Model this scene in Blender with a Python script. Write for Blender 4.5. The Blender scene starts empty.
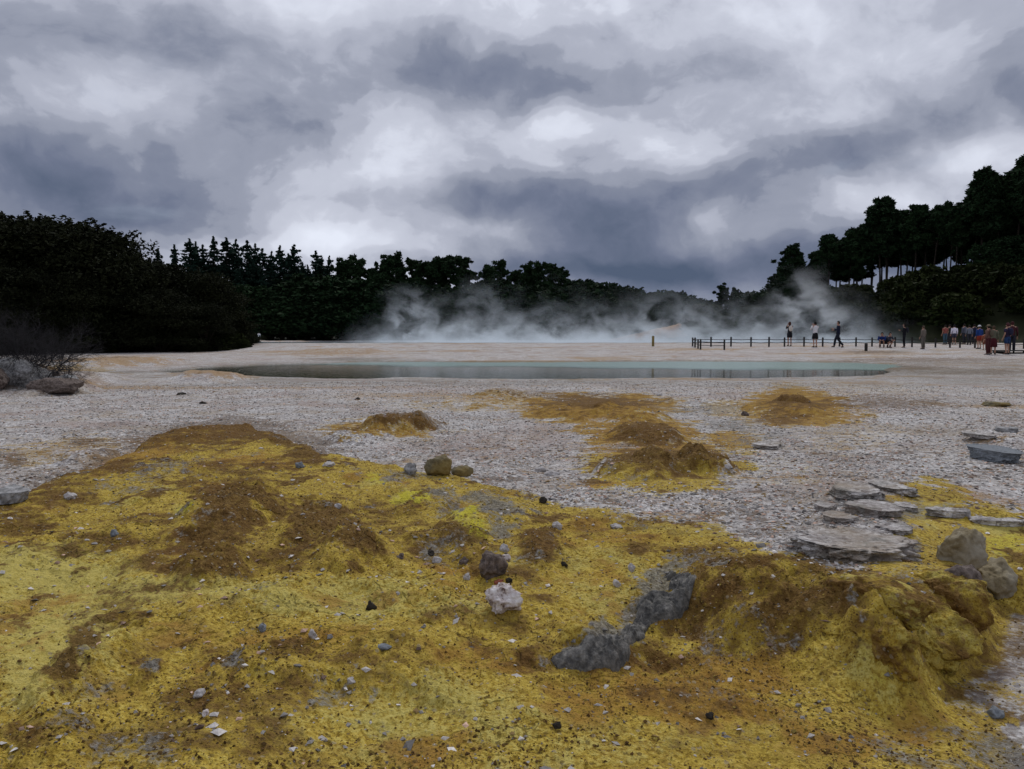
import bpy, bmesh, math, random
import numpy as np
from mathutils import Vector, Matrix, noise as mnoise

# ------------------------------------------------------------------ camera model
CAMZ = 1.2
F = 800.0
PITCH = math.atan(45.5/800.0)
cp, sp = math.cos(PITCH), math.sin(PITCH)

def ray(px, py):
    a = (px-512.0)/F; b = (384.5-py)/F
    return np.array([a, cp + b*sp, -sp + b*cp])
def at_z(px, py, z):
    r = ray(px, py); t = (z-CAMZ)/r[2]
    return r[0]*t, r[1]*t
def at_y(px, py, Y):
    r = ray(px, py); t = Y/r[1]
    return r[0]*t, Y, CAMZ + r[2]*t
def project(x, y, z):
    d2 = z-CAMZ
    dep = y*cp - d2*sp
    up = y*sp + d2*cp
    dep = np.maximum(dep, 1e-3)
    return 512.0+F*x/dep, 384.5-F*up/dep

# ------------------------------------------------------------------ numpy noise
_ang = np.random.RandomState(1234).rand(256*256).astype(np.float32)*2*math.pi
_GX = np.cos(_ang); _GY = np.sin(_ang)
def gnoise(x, y, seed=0):
    x = np.asarray(x, float); y = np.asarray(y, float)
    fx = np.floor(x); fy = np.floor(y)
    ix = fx.astype(np.int32)+seed*37; iy = fy.astype(np.int32)+seed*101
    tx = (x-fx).astype(np.float32); ty = (y-fy).astype(np.float32)
    ux = tx*tx*tx*(tx*(tx*6-15)+10); uy = ty*ty*ty*(ty*(ty*6-15)+10)
    a0 = ix & 255; a1 = (ix+1) & 255; b0 = (iy & 255) << 8; b1 = ((iy+1) & 255) << 8
    k = a0+b0; n00 = _GX[k]*tx + _GY[k]*ty
    k = a1+b0; n10 = _GX[k]*(tx-1) + _GY[k]*ty
    k = a0+b1; n01 = _GX[k]*tx + _GY[k]*(ty-1)
    k = a1+b1; n11 = _GX[k]*(tx-1) + _GY[k]*(ty-1)
    p = n00+(n10-n00)*ux; q = n01+(n11-n01)*ux
    return 1.41*(p+(q-p)*uy)
def fbm(x, y, freq, octv, seed=0, gain=.5):
    s = 0; a = 1; tot = 0
    for o in range(octv):
        s = s + a*gnoise(x*freq+17.3*o, y*freq-9.1*o, seed+o*7); tot += a
        a *= gain; freq *= 2.07
    return s/tot
def ridged(x, y, freq, octv, seed=0):
    s = 0; a = 1; tot = 0
    for o in range(octv):
        s = s + a*(1-np.abs(gnoise(x*freq+3.7*o, y*freq+5.9*o, seed+o*5))*2); tot += a
        a *= .5; freq *= 2.1
    return s/tot
def sstep(a, b, v):
    t = np.clip((v-a)/(b-a), 0, 1); return t*t*(3-2*t)
def poly_sd(x, y, P):
    """signed distance, positive inside"""
    P = np.asarray(P, float); n = len(P)
    d = np.full(x.shape, 1e9); ins = np.zeros(x.shape, bool)
    for i in range(n):
        ax, ay = P[i]; bx, by = P[(i+1) % n]
        ex, ey = bx-ax, by-ay
        wx, wy = x-ax, y-ay
        t = np.clip((wx*ex+wy*ey)/(ex*ex+ey*ey+1e-12), 0, 1)
        d = np.minimum(d, (wx-ex*t)**2+(wy-ey*t)**2)
        c = ((ay > y) != (by > y))
        with np.errstate(divide='ignore', invalid='ignore'):
            xc = ax + (y-ay)*ex/(ey if abs(ey) > 1e-12 else 1e-12)
        ins ^= (c & (x < xc))
    d = np.sqrt(d)
    return np.where(ins, d, -d)

# ------------------------------------------------------------------ terrain
POOL = [at_z(px, py, 0.0) for px, py in [(135,373.2),(165,370.6),(200,367.6),(250,365.2),(330,363.4),(400,361.8),(450,361.6),(560,362.3),(640,361.4),(700,361),
        (800,361.5),(860,362.8),(900,365),(918,369),(897,373.5),(866,376.6),(800,378),(745,379.2),(700,379.4),(640,380.8),(560,380.3),(480,381),(400,379.6),(330,380.2),(270,378.6),(252,378.2),(220,376.4),(185,375.8),(155,375)]]
FARPOOL = [(-24,67.2),(-10,66.2),(5,66.6),(20,66),(34,66.4),(46,67),(52,72),(50,84),(44,98),(52,112),(58,124),(44,133),(20,137),(-5,135),(-28,138),(-42,128),(-40,105),(-33,84),(-29,72)]

# mound on the left: crest and outline with height
MOUND_PTS = [(-300,640,.10),(-120,560,.14),(-40,530,.17),(0,508,.19),(40,492,.20),(100,473,.22),(140,452,.25),(165,434,.28),(200,429,.30),(218,422,.32),(240,420,.34),(262,430,.31),(300,446,.26),
             (322,460,.23),(352,465,.2),(390,468,.2),(430,470,.2),(470,476,.2),(505,484,.2),(540,494,.19)]
MOUND = [at_z(px, py, z) for px, py, z in MOUND_PTS] + [at_z(720, 560, .15), at_z(760, 700, .1), at_z(900,1200,0), at_z(-300,1500,0)]
FLOOR = [at_z(px, py, -.02) for px, py in [(905,690),(935,672),(968,655),(972,628),(984,606),(1000,604),(1040,610),(1150,620),(1600,640),(1600,1400),(1000,1400),(985,850),(968,770),(940,725),(915,705)]]
CTRL = [ # px, py, z
 (-100,900,.16),(128,900,.12),(384,900,.08),(640,900,.04),(900,900,-.02),(1150,900,-.06),
 (0,700,.18),(200,700,.15),(400,700,.10),(600,700,.07),(780,700,.03),(900,720,-.01),(1010,720,-.03),
 (0,600,.19),(130,600,.19),(260,600,.20),(400,600,.18),(520,600,.15),(600,590,.15),(640,640,.08),(700,640,.07),
 (560,640,.13),(700,590,.13),(780,630,.10),(830,660,.07),(870,660,.08),(780,580,.19),(850,600,.19),(900,600,.21),(940,610,.20),
 (60,530,.20),(180,520,.26),(300,520,.24),(420,520,.22),(520,530,.2),(620,540,.19),(720,550,.2),(800,562,.23),(860,575,.26),(920,572,.27),
 (200,470,.28),(300,480,.25),(250,445,.30),(600,515,.21),(700,524,.22),(780,545,.24),
 (960,560,.22),(1010,545,.18),(1100,560,.15),(1010,590,.08),(960,520,.22),(880,520,.27),(900,490,.24),(800,500,.22),(700,490,.19),(600,480,.16),(520,470,.13),
 (1020,510,.19),(1020,460,.18),(900,440,.14),(700,430,.1),(500,430,.07),(300,410,.05),(800,400,.07),(1000,400,.08),(600,395,.05),(300,390,.04),(0,400,.07),(1100,390,.07),(-100,400,.1)]
LOWCTRL = [(-200,560,.04),(0,470,.06),(100,440,.05),(240,415,.04),(350,430,.04),(450,455,.08),(540,480,.14),(600,500,.19),(0,420,.06)]
def _cw(L):
    out = []
    for px, py, z in L:
        x, y = at_z(px, py, z); out.append((math.atan2(x, y)*6, math.log(math.hypot(x, y))*5, z))
    return np.array(out)
CW = _cw(CTRL); LW = _cw(LOWCTRL + [c for c in CTRL if c[1] < 520 and c[0] > 560] + [c for c in CTRL if c[1] <= 430])
def idw(x, y, W):
    u = np.arctan2(x, y)*6; v = np.log(np.hypot(x, y)+1e-6)*5
    n = np.zeros_like(u); s = np.zeros_like(u)
    for a, b, z in W:
        w = 1.0/((u-a)**2+(v-b)**2+.05)**2.2
        n += w*z; s += w
    return n/s

# bumps: px, py (of the bump's middle on the ground), half width px, half depth px, height m, seed
BUMPS = [(232,426,14,5,.05),(262,436,14,5,.04),(10,386,66,9,.22),(-40,380,60,10,.3),(60,392,24,4,.12),(850,628,46,22,.05),(893,648,30,26,.035),(905,606,34,16,.04),(800,600,40,22,.05),(740,606,34,20,.05),(870,670,26,16,.05),(230,432,34,10,.05),(205,440,40,10,.04),(280,440,30,8,.03),(95,655,30,26,.05),(60,690,24,22,.04),
 (398,428,34,6,.15),(430,427,16,5,.07),(360,433,34,7,.07),(88,444,26,5,.08),(18,462,22,8,.05),
 (575,413,40,7,.09),(628,417,36,7,.10),(648,438,36,8,.10),(632,472,40,9,.11),(672,470,34,8,.11),(708,470,26,8,.12),
 (793,404,14,5,.17),(782,412,34,8,.07),(820,414,40,8,.05),(500,397,26,4,.10),(470,402,40,5,.05),
 (700,402,40,5,.06),(212,379.5,34,2.6,.15),(120,364,50,3,.22),(180,381,60,3,.05),(345,356,40,2.5,.13),(880,400,50,5,.05),(905,415,60,8,.04),
 (235,512,42,22,.09),(212,558,36,13,.08),(350,548,30,20,.06),(300,530,24,18,.05),(545,545,26,18,.03),(430,505,30,12,.05),(470,530,34,18,.05),(500,515,40,12,.03),(380,480,40,8,.03),
 (390,670,55,24,.06),(440,690,22,18,.035),(290,655,60,18,.045),(150,672,16,12,.03),(228,668,24,14,.025),(40,740,50,30,.03),(90,640,40,26,-.03),(40,600,70,40,-.03),
 (655,600,28,18,.05),(600,645,44,14,.055),(690,590,24,14,.03),(740,590,60,30,.05),(730,620,40,22,.04),(650,660,60,16,-.04),(560,670,60,12,-.03),
 (770,655,70,28,-.03),(810,600,50,30,.05),(870,610,40,34,.05),(850,650,50,20,.03),(790,575,70,14,.03),(340,600,60,20,-.02),(120,560,60,12,.02),
 (1000,440,30,10,.05),(860,500,46,10,.04),(1000,520,60,10,.04)]
BW = []
def _prep():
    for (px, py, rx, ry, h) in BUMPS:
        g = float(idw(np.array([at_z(px, py, .1)[0]]), np.array([at_z(px, py, .1)[1]]), CW)[0]) if py > 385 else (.08)
        x0, y0 = at_z(px, py, g)
        w = rx/F*math.hypot(x0, y0)
        y1 = at_z(px, py-ry, g)[1]; y2 = at_z(px, py+ry, g)[1]
        dpt = max((y1-y2)/2, w*.45); dpt = min(dpt, w*2.2)
        BW.append((x0, y0, w, dpt, h))
_prep()

def terrain(x, y, detail=True, bumps=True):
    x = np.asarray(x, float); y = np.asarray(y, float)
    D = np.hypot(x, y)
    yy = np.maximum(y, .01)
    # far profile
    zr = np.interp(y, [0,20,24,38,43,48,57,62,65.2,66.4,140,160,300,700],[.06,.06,.05,.05,.10,.27,.64,.78,.84,.80,.9,1.3,5,9])
    zl = np.interp(y, [0,20,40,60,75,90,300,700],[.06,.06,.08,.32,.8,1.4,6,9])
    s = x/np.maximum(y, 5)
    m = sstep(-.38, -.30, s)
    far = zl*(1-m)+zr*m
    # right hill
    ax, ay, bx, by = 34., 104., 54., 66.
    ex, ey = bx-ax, by-ay; L = math.hypot(ex, ey)
    perp = ((x-ax)*(-ey)+(y-ay)*ex)/L*1.0
    along = ((x-ax)*ex+(y-ay)*ey)/L
    hc = np.interp(along, [-70,-35,-8,12,40,80],[0,1.5,5.5,7.6,8.2,9.5])
    hill = hc*sstep(0, 21, perp)
    far = far + np.where((y > 20), hill, 0)
    # near field
    near = idw(x, np.maximum(y, .5), CW)
    low = idw(x, np.maximum(y, .5), LW)
    wx = x + .06*fbm(x, y, 3.1, 3, 3); wy = y + .10*fbm(x, y, 2.7, 3, 9)
    sd = poly_sd(wx, wy, MOUND)
    mm = sstep(-.28, .05, sd)
    leftness = sstep(.42, -.02, x/np.maximum(y, .5))
    nn = near*(1-(1-mm)*leftness) + low*(1-mm)*leftness
    sf = poly_sd(x + .04*fbm(x, y, 5, 2, 12), y + .04*fbm(x, y, 5, 2, 17), FLOOR)
    nn = nn - (nn+.03)*sstep(-.05, .10, sf)*.95
    k = sstep(11, 17, D)
    z = nn*(1-k)+far*k
    # bumps
    for (x0, y0, w, dp, h) in (BW if bumps else []):
        dx = (x-x0)/w; dy = (y-y0)/dp
        sel = (np.abs(dx) < 2.0) & (np.abs(dy) < 2.0)
        if not sel.any(): continue
        xs = x[sel]; ys = y[sel]
        r = np.sqrt(dx[sel]**2+dy[sel]**2) + .35*fbm(xs, ys, 1.3/w, 3, 31)
        z[sel] += h*(1.25 if w > .35 else .95)*sstep(1.2, .5, r)*(1+.34*fbm(xs, ys, 3.2/w, 4, 41, .55))
    # pools
    sp_ = poly_sd(x+1.2*fbm(x, y, .3, 4, 5), y+.5*fbm(x, y, .5, 3, 8)+2.0*fbm(x, y*.5, .16, 4, 18), POOL)
    z = np.where(sp_ > -2.5, z*(1-sstep(-1.5, .6, sp_)*0.55) - .26*sstep(-.15, 1.6, sp_) + .03*sstep(-1.2,-.15,sp_)*(1-sstep(-.15,.3,sp_)), z)
    sq = poly_sd(x+1.2*fbm(x, y, .25, 3, 5), y+.8*fbm(x, y, .25, 3, 8), FARPOOL)
    z = z + .08*sstep(-1.6,-.4,sq) - .65*sstep(-.3, 1.2, sq)
    if detail:
        fd = sstep(60, 2, D)
        z = z + .035*fbm(x, y, .35, 3, 50)*sstep(2, 10, D)*(sp_ < -.3)
        mn = np.maximum(mm*sstep(13, 9, D), 0)
        mn = np.where((sf > 0) , .25, mn)
        # crusty relief
        near_k = sstep(16, 5, D)
        lump = np.clip(ridged(x + .1*fbm(x, y, 5, 2, 74), y + .1*fbm(x, y, 5, 2, 75), 2.3, 5, 61), -.5, 1)
        z = z + near_k*(.16+.84*mn)*(.040*fbm(x, y, 1.9, 3, 60) + .050*(lump-.2)*sstep(-.3, .3, fbm(x, y, 1.1, 2, 76)) + .017*fbm(x, y, 13., 4, 62, .6) + .006*np.abs(gnoise(x*47, y*47, 63)))
        pm = sstep(.05, .45, fbm(x, y, 1.7, 3, 66))
        z = z - near_k*mn*pm*.022*np.abs(fbm(x, y, 14., 3, 68))
        z = z + (1-near_k)*sstep(120, 20, D)*(.02*fbm(x, y, 1.3, 3, 64))*(sp_ < -.1)
    return z

def th(x, y, detail=True):
    return float(terrain(np.array([x]), np.array([y]), detail)[0])
_T = np.geomspace(1.4, 260, 2600)
def hit(px, py):
    r = ray(px, py)
    X = r[0]*_T; Y = r[1]*_T; Z = CAMZ+r[2]*_T
    h = terrain(X, Y)
    b = np.nonzero(Z <= h)[0]
    if len(b) == 0: return X[-1], Y[-1], h[-1]
    i = b[0]; return X[i], Y[i], h[i]

# ------------------------------------------------------------------ helpers
col = bpy.context.scene.collection
def link(o): col.objects.link(o); return o
def tag(o, label=None, cat=None, group=None, kind=None):
    if label: o['label'] = label
    if cat: o['category'] = cat
    if group: o['group'] = group
    if kind: o['kind'] = kind
    return o
def np_mesh(name, V, Fc, nper, mat=None, smooth=False, colors=None):
    """V (N,3); Fc (M,nper)"""
    me = bpy.data.meshes.new(name)
    V = np.asarray(V, np.float32); Fc = np.asarray(Fc, np.int32)
    me.vertices.add(len(V)); me.vertices.foreach_set('co', V.ravel())
    me.loops.add(Fc.size); me.loops.foreach_set('vertex_index', Fc.ravel())
    me.polygons.add(len(Fc)); me.polygons.foreach_set('loop_start', np.arange(0, Fc.size, nper, dtype=np.int32))
    me.polygons.foreach_set('loop_total', np.full(len(Fc), nper, np.int32))
    me.polygons.foreach_set('use_smooth', np.full(len(Fc), smooth, bool))
    if colors:
        for nm, C in colors.items():
            a = me.color_attributes.new(nm, 'FLOAT_COLOR', 'POINT')
            c4 = np.ones((len(V), 4), np.float32); c4[:, :C.shape[1]] = C
            a.data.foreach_set('color', c4.ravel())
    me.update(calc_edges=True); me.validate()
    if mat: me.materials.append(mat)
    return me
def mobj(name, me, parent=None, loc=None):
    o = bpy.data.objects.new(name, me); link(o)
    if parent: o.parent = parent
    if loc is not None: o.location = loc
    return o
def empty(name, loc=(0,0,0), rz=0):
    o = bpy.data.objects.new(name, None); link(o); o.location = loc; o.rotation_euler = (0,0,rz); o.empty_display_size = .2
    return o

class NT:
    def __init__(s, tree): s.t = tree; s.n = tree.nodes; s.l = tree.links
    def node(s, typ, **kw):
        n = s.n.new(typ)
        for k, v in kw.items(): setattr(n, k, v)
        return n
    def put(s, sock, v):
        if v is None: return
        if hasattr(v, 'is_output'): s.l.new(v, sock)
        else:
            if isinstance(v, (tuple, list)) and len(v) == 3 and len(sock.default_value) == 4: v = (*v, 1)
            sock.default_value = v
    def m(s, op, a, b=None, c=None, clamp=False):
        n = s.node('ShaderNodeMath', operation=op, use_clamp=clamp)
        s.put(n.inputs[0], a)
        if b is not None: s.put(n.inputs[1], b)
        if c is not None: s.put(n.inputs[2], c)
        return n.outputs[0]
    def vm(s, op, a, b=None):
        n = s.node('ShaderNodeVectorMath', operation=op)
        s.put(n.inputs[0], a)
        if b is not None: s.put(n.inputs[1], b)
        return n.outputs['Value'] if op in ('LENGTH','DOT_PRODUCT') else n.outputs[0]
    def mix(s, f, a, b, mode='MIX'):
        n = s.node('ShaderNodeMix', data_type='RGBA', blend_type=mode, clamp_factor=True)
        s.put(n.inputs['Factor'], f)
        s.put(n.inputs[6], a); s.put(n.inputs[7], b)
        return n.outputs[2]
    def noise(s, vec, scale, detail=3, rough=.5, dist=0, out='Fac'):
        n = s.node('ShaderNodeTexNoise')
        s.put(n.inputs['Vector'], vec); n.inputs['Scale'].default_value = scale
        n.inputs['Detail'].default_value = detail; n.inputs['Roughness'].default_value = rough; n.inputs['Distortion'].default_value = dist
        return n.outputs[out]
    def ramp(s, f, stops, interp='LINEAR'):
        n = s.node('ShaderNodeValToRGB'); n.color_ramp.interpolation = interp
        e = n.color_ramp.elements
        while len(e) < len(stops): e.new(.5)
        for i, (p, c) in enumerate(stops):
            e[i].position = p; e[i].color = (*c, 1) if len(c) == 3 else c
        s.put(n.inputs[0], f); return n.outputs[0]
    def rng(s, v, a, b, c=0., d=1., interp='SMOOTHSTEP'):
        n = s.node('ShaderNodeMapRange', interpolation_type=interp)
        s.put(n.inputs[0], v); n.inputs[1].default_value = a; n.inputs[2].default_value = b; n.inputs[3].default_value = c; n.inputs[4].default_value = d
        return n.outputs[0]
    def sepc(s, v):
        n = s.node('ShaderNodeSeparateXYZ'); s.put(n.inputs[0], v); return n.outputs
    def comb(s, x, y, z):
        n = s.node('ShaderNodeCombineXYZ'); s.put(n.inputs[0], x); s.put(n.inputs[1], y); s.put(n.inputs[2], z); return n.outputs[0]

def newmat(name):
    m = bpy.data.materials.new(name); m.use_nodes = True
    nt = NT(m.node_tree); b = m.node_tree.nodes['Principled BSDF']
    return m, nt, b
def simple(name, c, rough=.85, var=.25, scale=8., bump=0., spec=.2, coords='Object'):
    m, nt, b = newmat(name)
    tc = nt.node('ShaderNodeTexCoord').outputs[coords]
    f = nt.noise(tc, scale, 4, .6)
    c2 = tuple(x*(1-var) for x in c); c3 = tuple(min(1, x*(1+var)) for x in c)
    nt.put(b.inputs['Base Color'], nt.ramp(f, [(.3, c2), (.7, c3)]))
    b.inputs['Roughness'].default_value = rough; b.inputs['Specular IOR Level'].default_value = spec
    if bump:
        bn = nt.node('ShaderNodeBump'); bn.inputs['Strength'].default_value = 1; bn.inputs['Distance'].default_value = bump
        nt.put(bn.inputs['Height'], f); nt.l.new(bn.outputs[0], b.inputs['Normal'])
    return m

# ------------------------------------------------------------------ ground colour zones (what the ground is made of)
def blobs(px, py, L, x, y, seed, lo=.25, hi=1.5):
    out = np.zeros_like(px)
    for e in L:
        cx, cy, rx, ry = e[:4]; w = e[4] if len(e) > 4 else 1.; rot = e[5] if len(e) > 5 else 0
        dx = px-cx; dy = py-cy
        sel = (np.abs(dx) < 2.2*max(rx, ry)) & (np.abs(dy) < 2.2*max(rx, ry))
        if not sel.any(): continue
        c, s_ = math.cos(rot), math.sin(rot)
        a = (dx[sel]*c+dy[sel]*s_)/rx; b = (-dx[sel]*s_+dy[sel]*c)/ry
        Dm = F*1.1/max(cy-339, 4)
        fr = 1./max(min(rx, ry*3)/F*Dm, .02)
        r = np.sqrt(a*a+b*b)+1.15*fbm(x[sel], y[sel], fr*.9, 5, seed, .65)
        v = w*sstep(hi, lo, r)
        out[sel] = np.maximum(out[sel], v)
    return out
Z_SULPH = [(665,464,80,22,1),(600,408,70,14,1),(795,406,50,14,1),(790,398,24,12,1),(800,415,56,13,.8),(600,411,62,12,.85),(640,432,56,14,.9),(735,440,30,10,.8),(660,478,70,14,.85),(690,450,60,10,.6),(380,430,56,10,.75),(85,443,40,8,.5),(30,455,40,12,.45),(560,402,110,9,.55),(450,405,60,6,.35),
  (930,510,42,26,1),(990,535,70,22,1),(1060,560,60,30,.9),(1015,575,30,24,.7),(620,460,40,14,.4),(840,392,90,12,.3),(850,435,50,18,.35),(740,410,40,9,.55),
  (770,470,60,16,.3),(950,400,120,10,.2),(975,750,40,60,.7),(930,700,30,40,.8),(1000,640,60,26,.35),(1024,700,50,20,.45),(60,372,50,6,.5),(960,455,50,12,.2),(520,398,30,5,.5)]
Z_BROWN = [(710,700,70,26,.55),(250,700,80,26,.5),(180,745,90,22,.5),(770,640,60,22,.7),(380,690,50,14,.45),(120,600,40,16,.6),(15,382,66,12,1),(60,391,26,6,.8),(-30,382,60,12,1),(600,404,62,11,1),(795,407,44,10,.9),(665,462,72,16,1),(645,438,44,12,.9),(540,395,60,5,.6),(235,425,60,9,1),(150,440,60,12,.8,-.25),(290,440,60,10,.9,.2),(60,480,60,14,.7,-.2),(240,470,80,16,.6),(380,520,60,30,.5),(170,560,50,24,.6),(280,560,50,14,.7),(450,545,50,26,.6),(600,655,90,14,.6),(100,740,90,24,.5),(840,590,120,22,.7),(760,620,120,34,.6),(930,360,120,3,.7),(980,372,80,4,.7),(900,368,60,3,.9),(880,404,100,7,.7),(560,395,80,4,.5),(620,530,110,14,.4),(235,505,46,32,1),(205,556,46,22,.95),(330,520,40,24,.9),(352,545,30,20,.95),(300,540,20,26,.9),(238,432,46,14,.95),(310,455,30,12,.9),(200,440,60,12,.7),(120,470,40,10,.8),(60,500,50,14,.7),(90,545,90,12,.6,-.1),(25,525,40,14,.8),
  (395,425,36,8,1),(425,427,22,6,.95),(350,432,34,8,.6),(86,441,24,6,.9),(10,460,20,10,.8),(540,545,30,22,.9,.6),(520,575,24,10,.6),(580,408,40,6,.7),(615,405,40,7,.8),(648,436,40,10,.9),(625,466,36,11,.9),(690,460,44,13,.95),(665,470,70,12,.7),
  (636,549,24,7,.8),(645,522,30,5,.7),(560,563,18,8,.5),(780,420,34,8,.7),(800,408,26,7,.7),(780,572,80,18,.7),(710,560,50,14,.8,.2),(840,610,90,30,.75),(740,590,60,34,.7),(725,610,40,24,.6),(800,630,60,22,.8),(690,620,28,22,.85),(640,655,80,12,.75),(560,660,60,12,.7),(480,640,24,10,.5),(505,652,36,9,.6),
  (540,600,18,8,.6),(470,560,30,9,.6),(415,545,24,14,.6),(430,560,40,10,.5),(150,672,14,14,.8),(230,668,24,14,.8),(85,640,26,24,.85,-.7),(60,680,24,22,.8,-.7),(120,620,26,10,.85),(90,650,14,20,.8),(150,655,60,10,.4),(290,655,44,14,.75),(350,665,50,14,.6),(170,720,50,26,.6,-.5),(260,730,50,30,.45),(40,745,40,20,.7),(420,745,80,14,.25),
  (200,575,60,9,.8),(160,590,40,8,.5),(20,620,14,8,.6),(40,590,24,7,.5),(880,655,40,14,.5),(690,690,50,20,.5),(850,740,70,26,.35),(730,735,60,24,.4),(870,352,30,2.,.8),(905,404,90,6,.5),(870,398,60,5,.5),(1000,420,50,6,.3),(120,360,24,2.5,.8),(350,605,12,6,.5),(330,430,60,8,.4),(460,470,60,6,.35),(160,520,60,16,.5),
  (60,455,40,10,.35),(960,700,40,24,.5),(1000,660,50,26,.55),(980,620,40,14,.6)]
Z_LEMON = [(70,640,80,70,.85),(40,570,80,34,.8),(130,590,90,24,.8),(330,600,130,22,.75),(250,590,80,16,.7),(430,720,130,44,.6),(560,750,120,30,.45),(740,730,140,30,.45),(150,730,90,24,.4),(880,680,40,26,.6),(560,560,70,30,.5),(600,600,40,30,.55),(680,530,60,10,.5),(408,500,17,9,1),(372,482,18,7,.8),(466,520,16,12,1),(478,535,20,14,.6),(182,512,14,10,.75),(150,495,50,8,.5,-.3),(60,590,100,40,.8),(30,660,50,60,.75,-.3),(120,570,60,18,.6),(350,588,80,12,.55),(330,620,80,14,.35),(20,560,60,14,.6),(820,635,18,8,.6),(880,690,26,10,.6,.5),(620,580,60,18,.35),(520,610,80,24,.3),(420,700,60,22,.4),(390,740,40,26,.55),(170,640,60,24,.35),
  (930,515,30,16,.5),(1005,530,40,10,.8),(1005,560,26,14,.6),(795,392,12,6,.5),(690,440,24,6,.4),(570,560,40,14,.5),(640,575,40,10,.4),(720,740,60,20,.2),(850,585,30,10,.3),(500,700,50,14,.3)]
Z_GREY = [(15,384,64,9,.5),(655,592,30,14,1,-.6),(608,640,36,11,1,-.2),(640,615,26,12,1,-.7),(575,657,30,8,.95),(590,622,20,5,.7),(668,570,30,8,.85,-.3),(700,558,40,7,.6),(740,568,50,8,.5),(500,512,34,10,.8),(485,500,30,8,.7),(440,495,20,7,.7),(425,475,50,6,.5),(450,510,20,14,.6),(395,480,16,8,.6),(500,530,24,14,.6),(440,550,30,14,.5),
  (150,672,10,10,.7),(232,668,14,9,.8),(326,700,18,10,.7),(160,470,60,10,.45,-.2),(130,490,40,8,.4),(80,730,40,14,.4),(130,750,60,20,.45),(870,545,60,14,.9),(840,550,40,10,.8),(880,510,60,14,.8),(700,410,60,8,.5),(730,425,40,8,.6),(760,440,40,10,.5),(1000,760,80,30,.6),(900,755,50,16,.5),(940,735,40,14,.4),(710,640,40,14,.3),(345,690,12,10,.4),(760,700,40,16,.3),(880,620,22,22,.35,.9),(900,570,40,10,.4)]
Z_ORANGE = [(700,690,110,44,.85),(580,700,70,26,.6),(300,640,90,20,.6),(840,745,90,26,.7),(480,660,60,20,.55),(180,640,50,18,.6),(620,540,60,10,.6),(110,362,70,5,.9),(215,376,50,5,.9),(330,353,80,4,.6),(870,353,60,3,.6),(60,374,60,6,.8),(150,450,80,14,.8,-.2),(250,462,70,10,.7),(110,470,50,8,.6),(600,420,40,6,.7),(640,450,70,7,.8),(810,418,60,8,.8),(300,430,40,6,.4),(700,565,40,12,.5),(760,600,50,16,.4),(40,505,40,10,.5),(545,548,26,14,.6),(640,660,80,10,.6),(700,610,30,16,.6),(890,395,70,6,.35),(860,430,60,10,.3),(200,600,60,10,.3),(100,690,60,16,.35),(220,690,60,20,.3),(960,640,24,12,.7),(480,400,50,5,.6),(350,700,80,20,.2),(560,605,80,16,.25),(340,480,30,6,.4),(770,660,60,10,.4),(880,430,80,10,.2),(520,440,30,5,.3)]
Z_PINK = [(540,440,60,20,.8),(480,450,50,14,.8),(1000,640,60,40,.5),(430,440,60,12,.5),(560,470,60,10,.4),(60,450,60,16,.6),(870,405,60,8,.6),(820,460,70,30,.35),(960,360,100,6,.4),(700,350,200,6,.35),(560,350,200,3,.3),(700,500,100,16,.3)]

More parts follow.
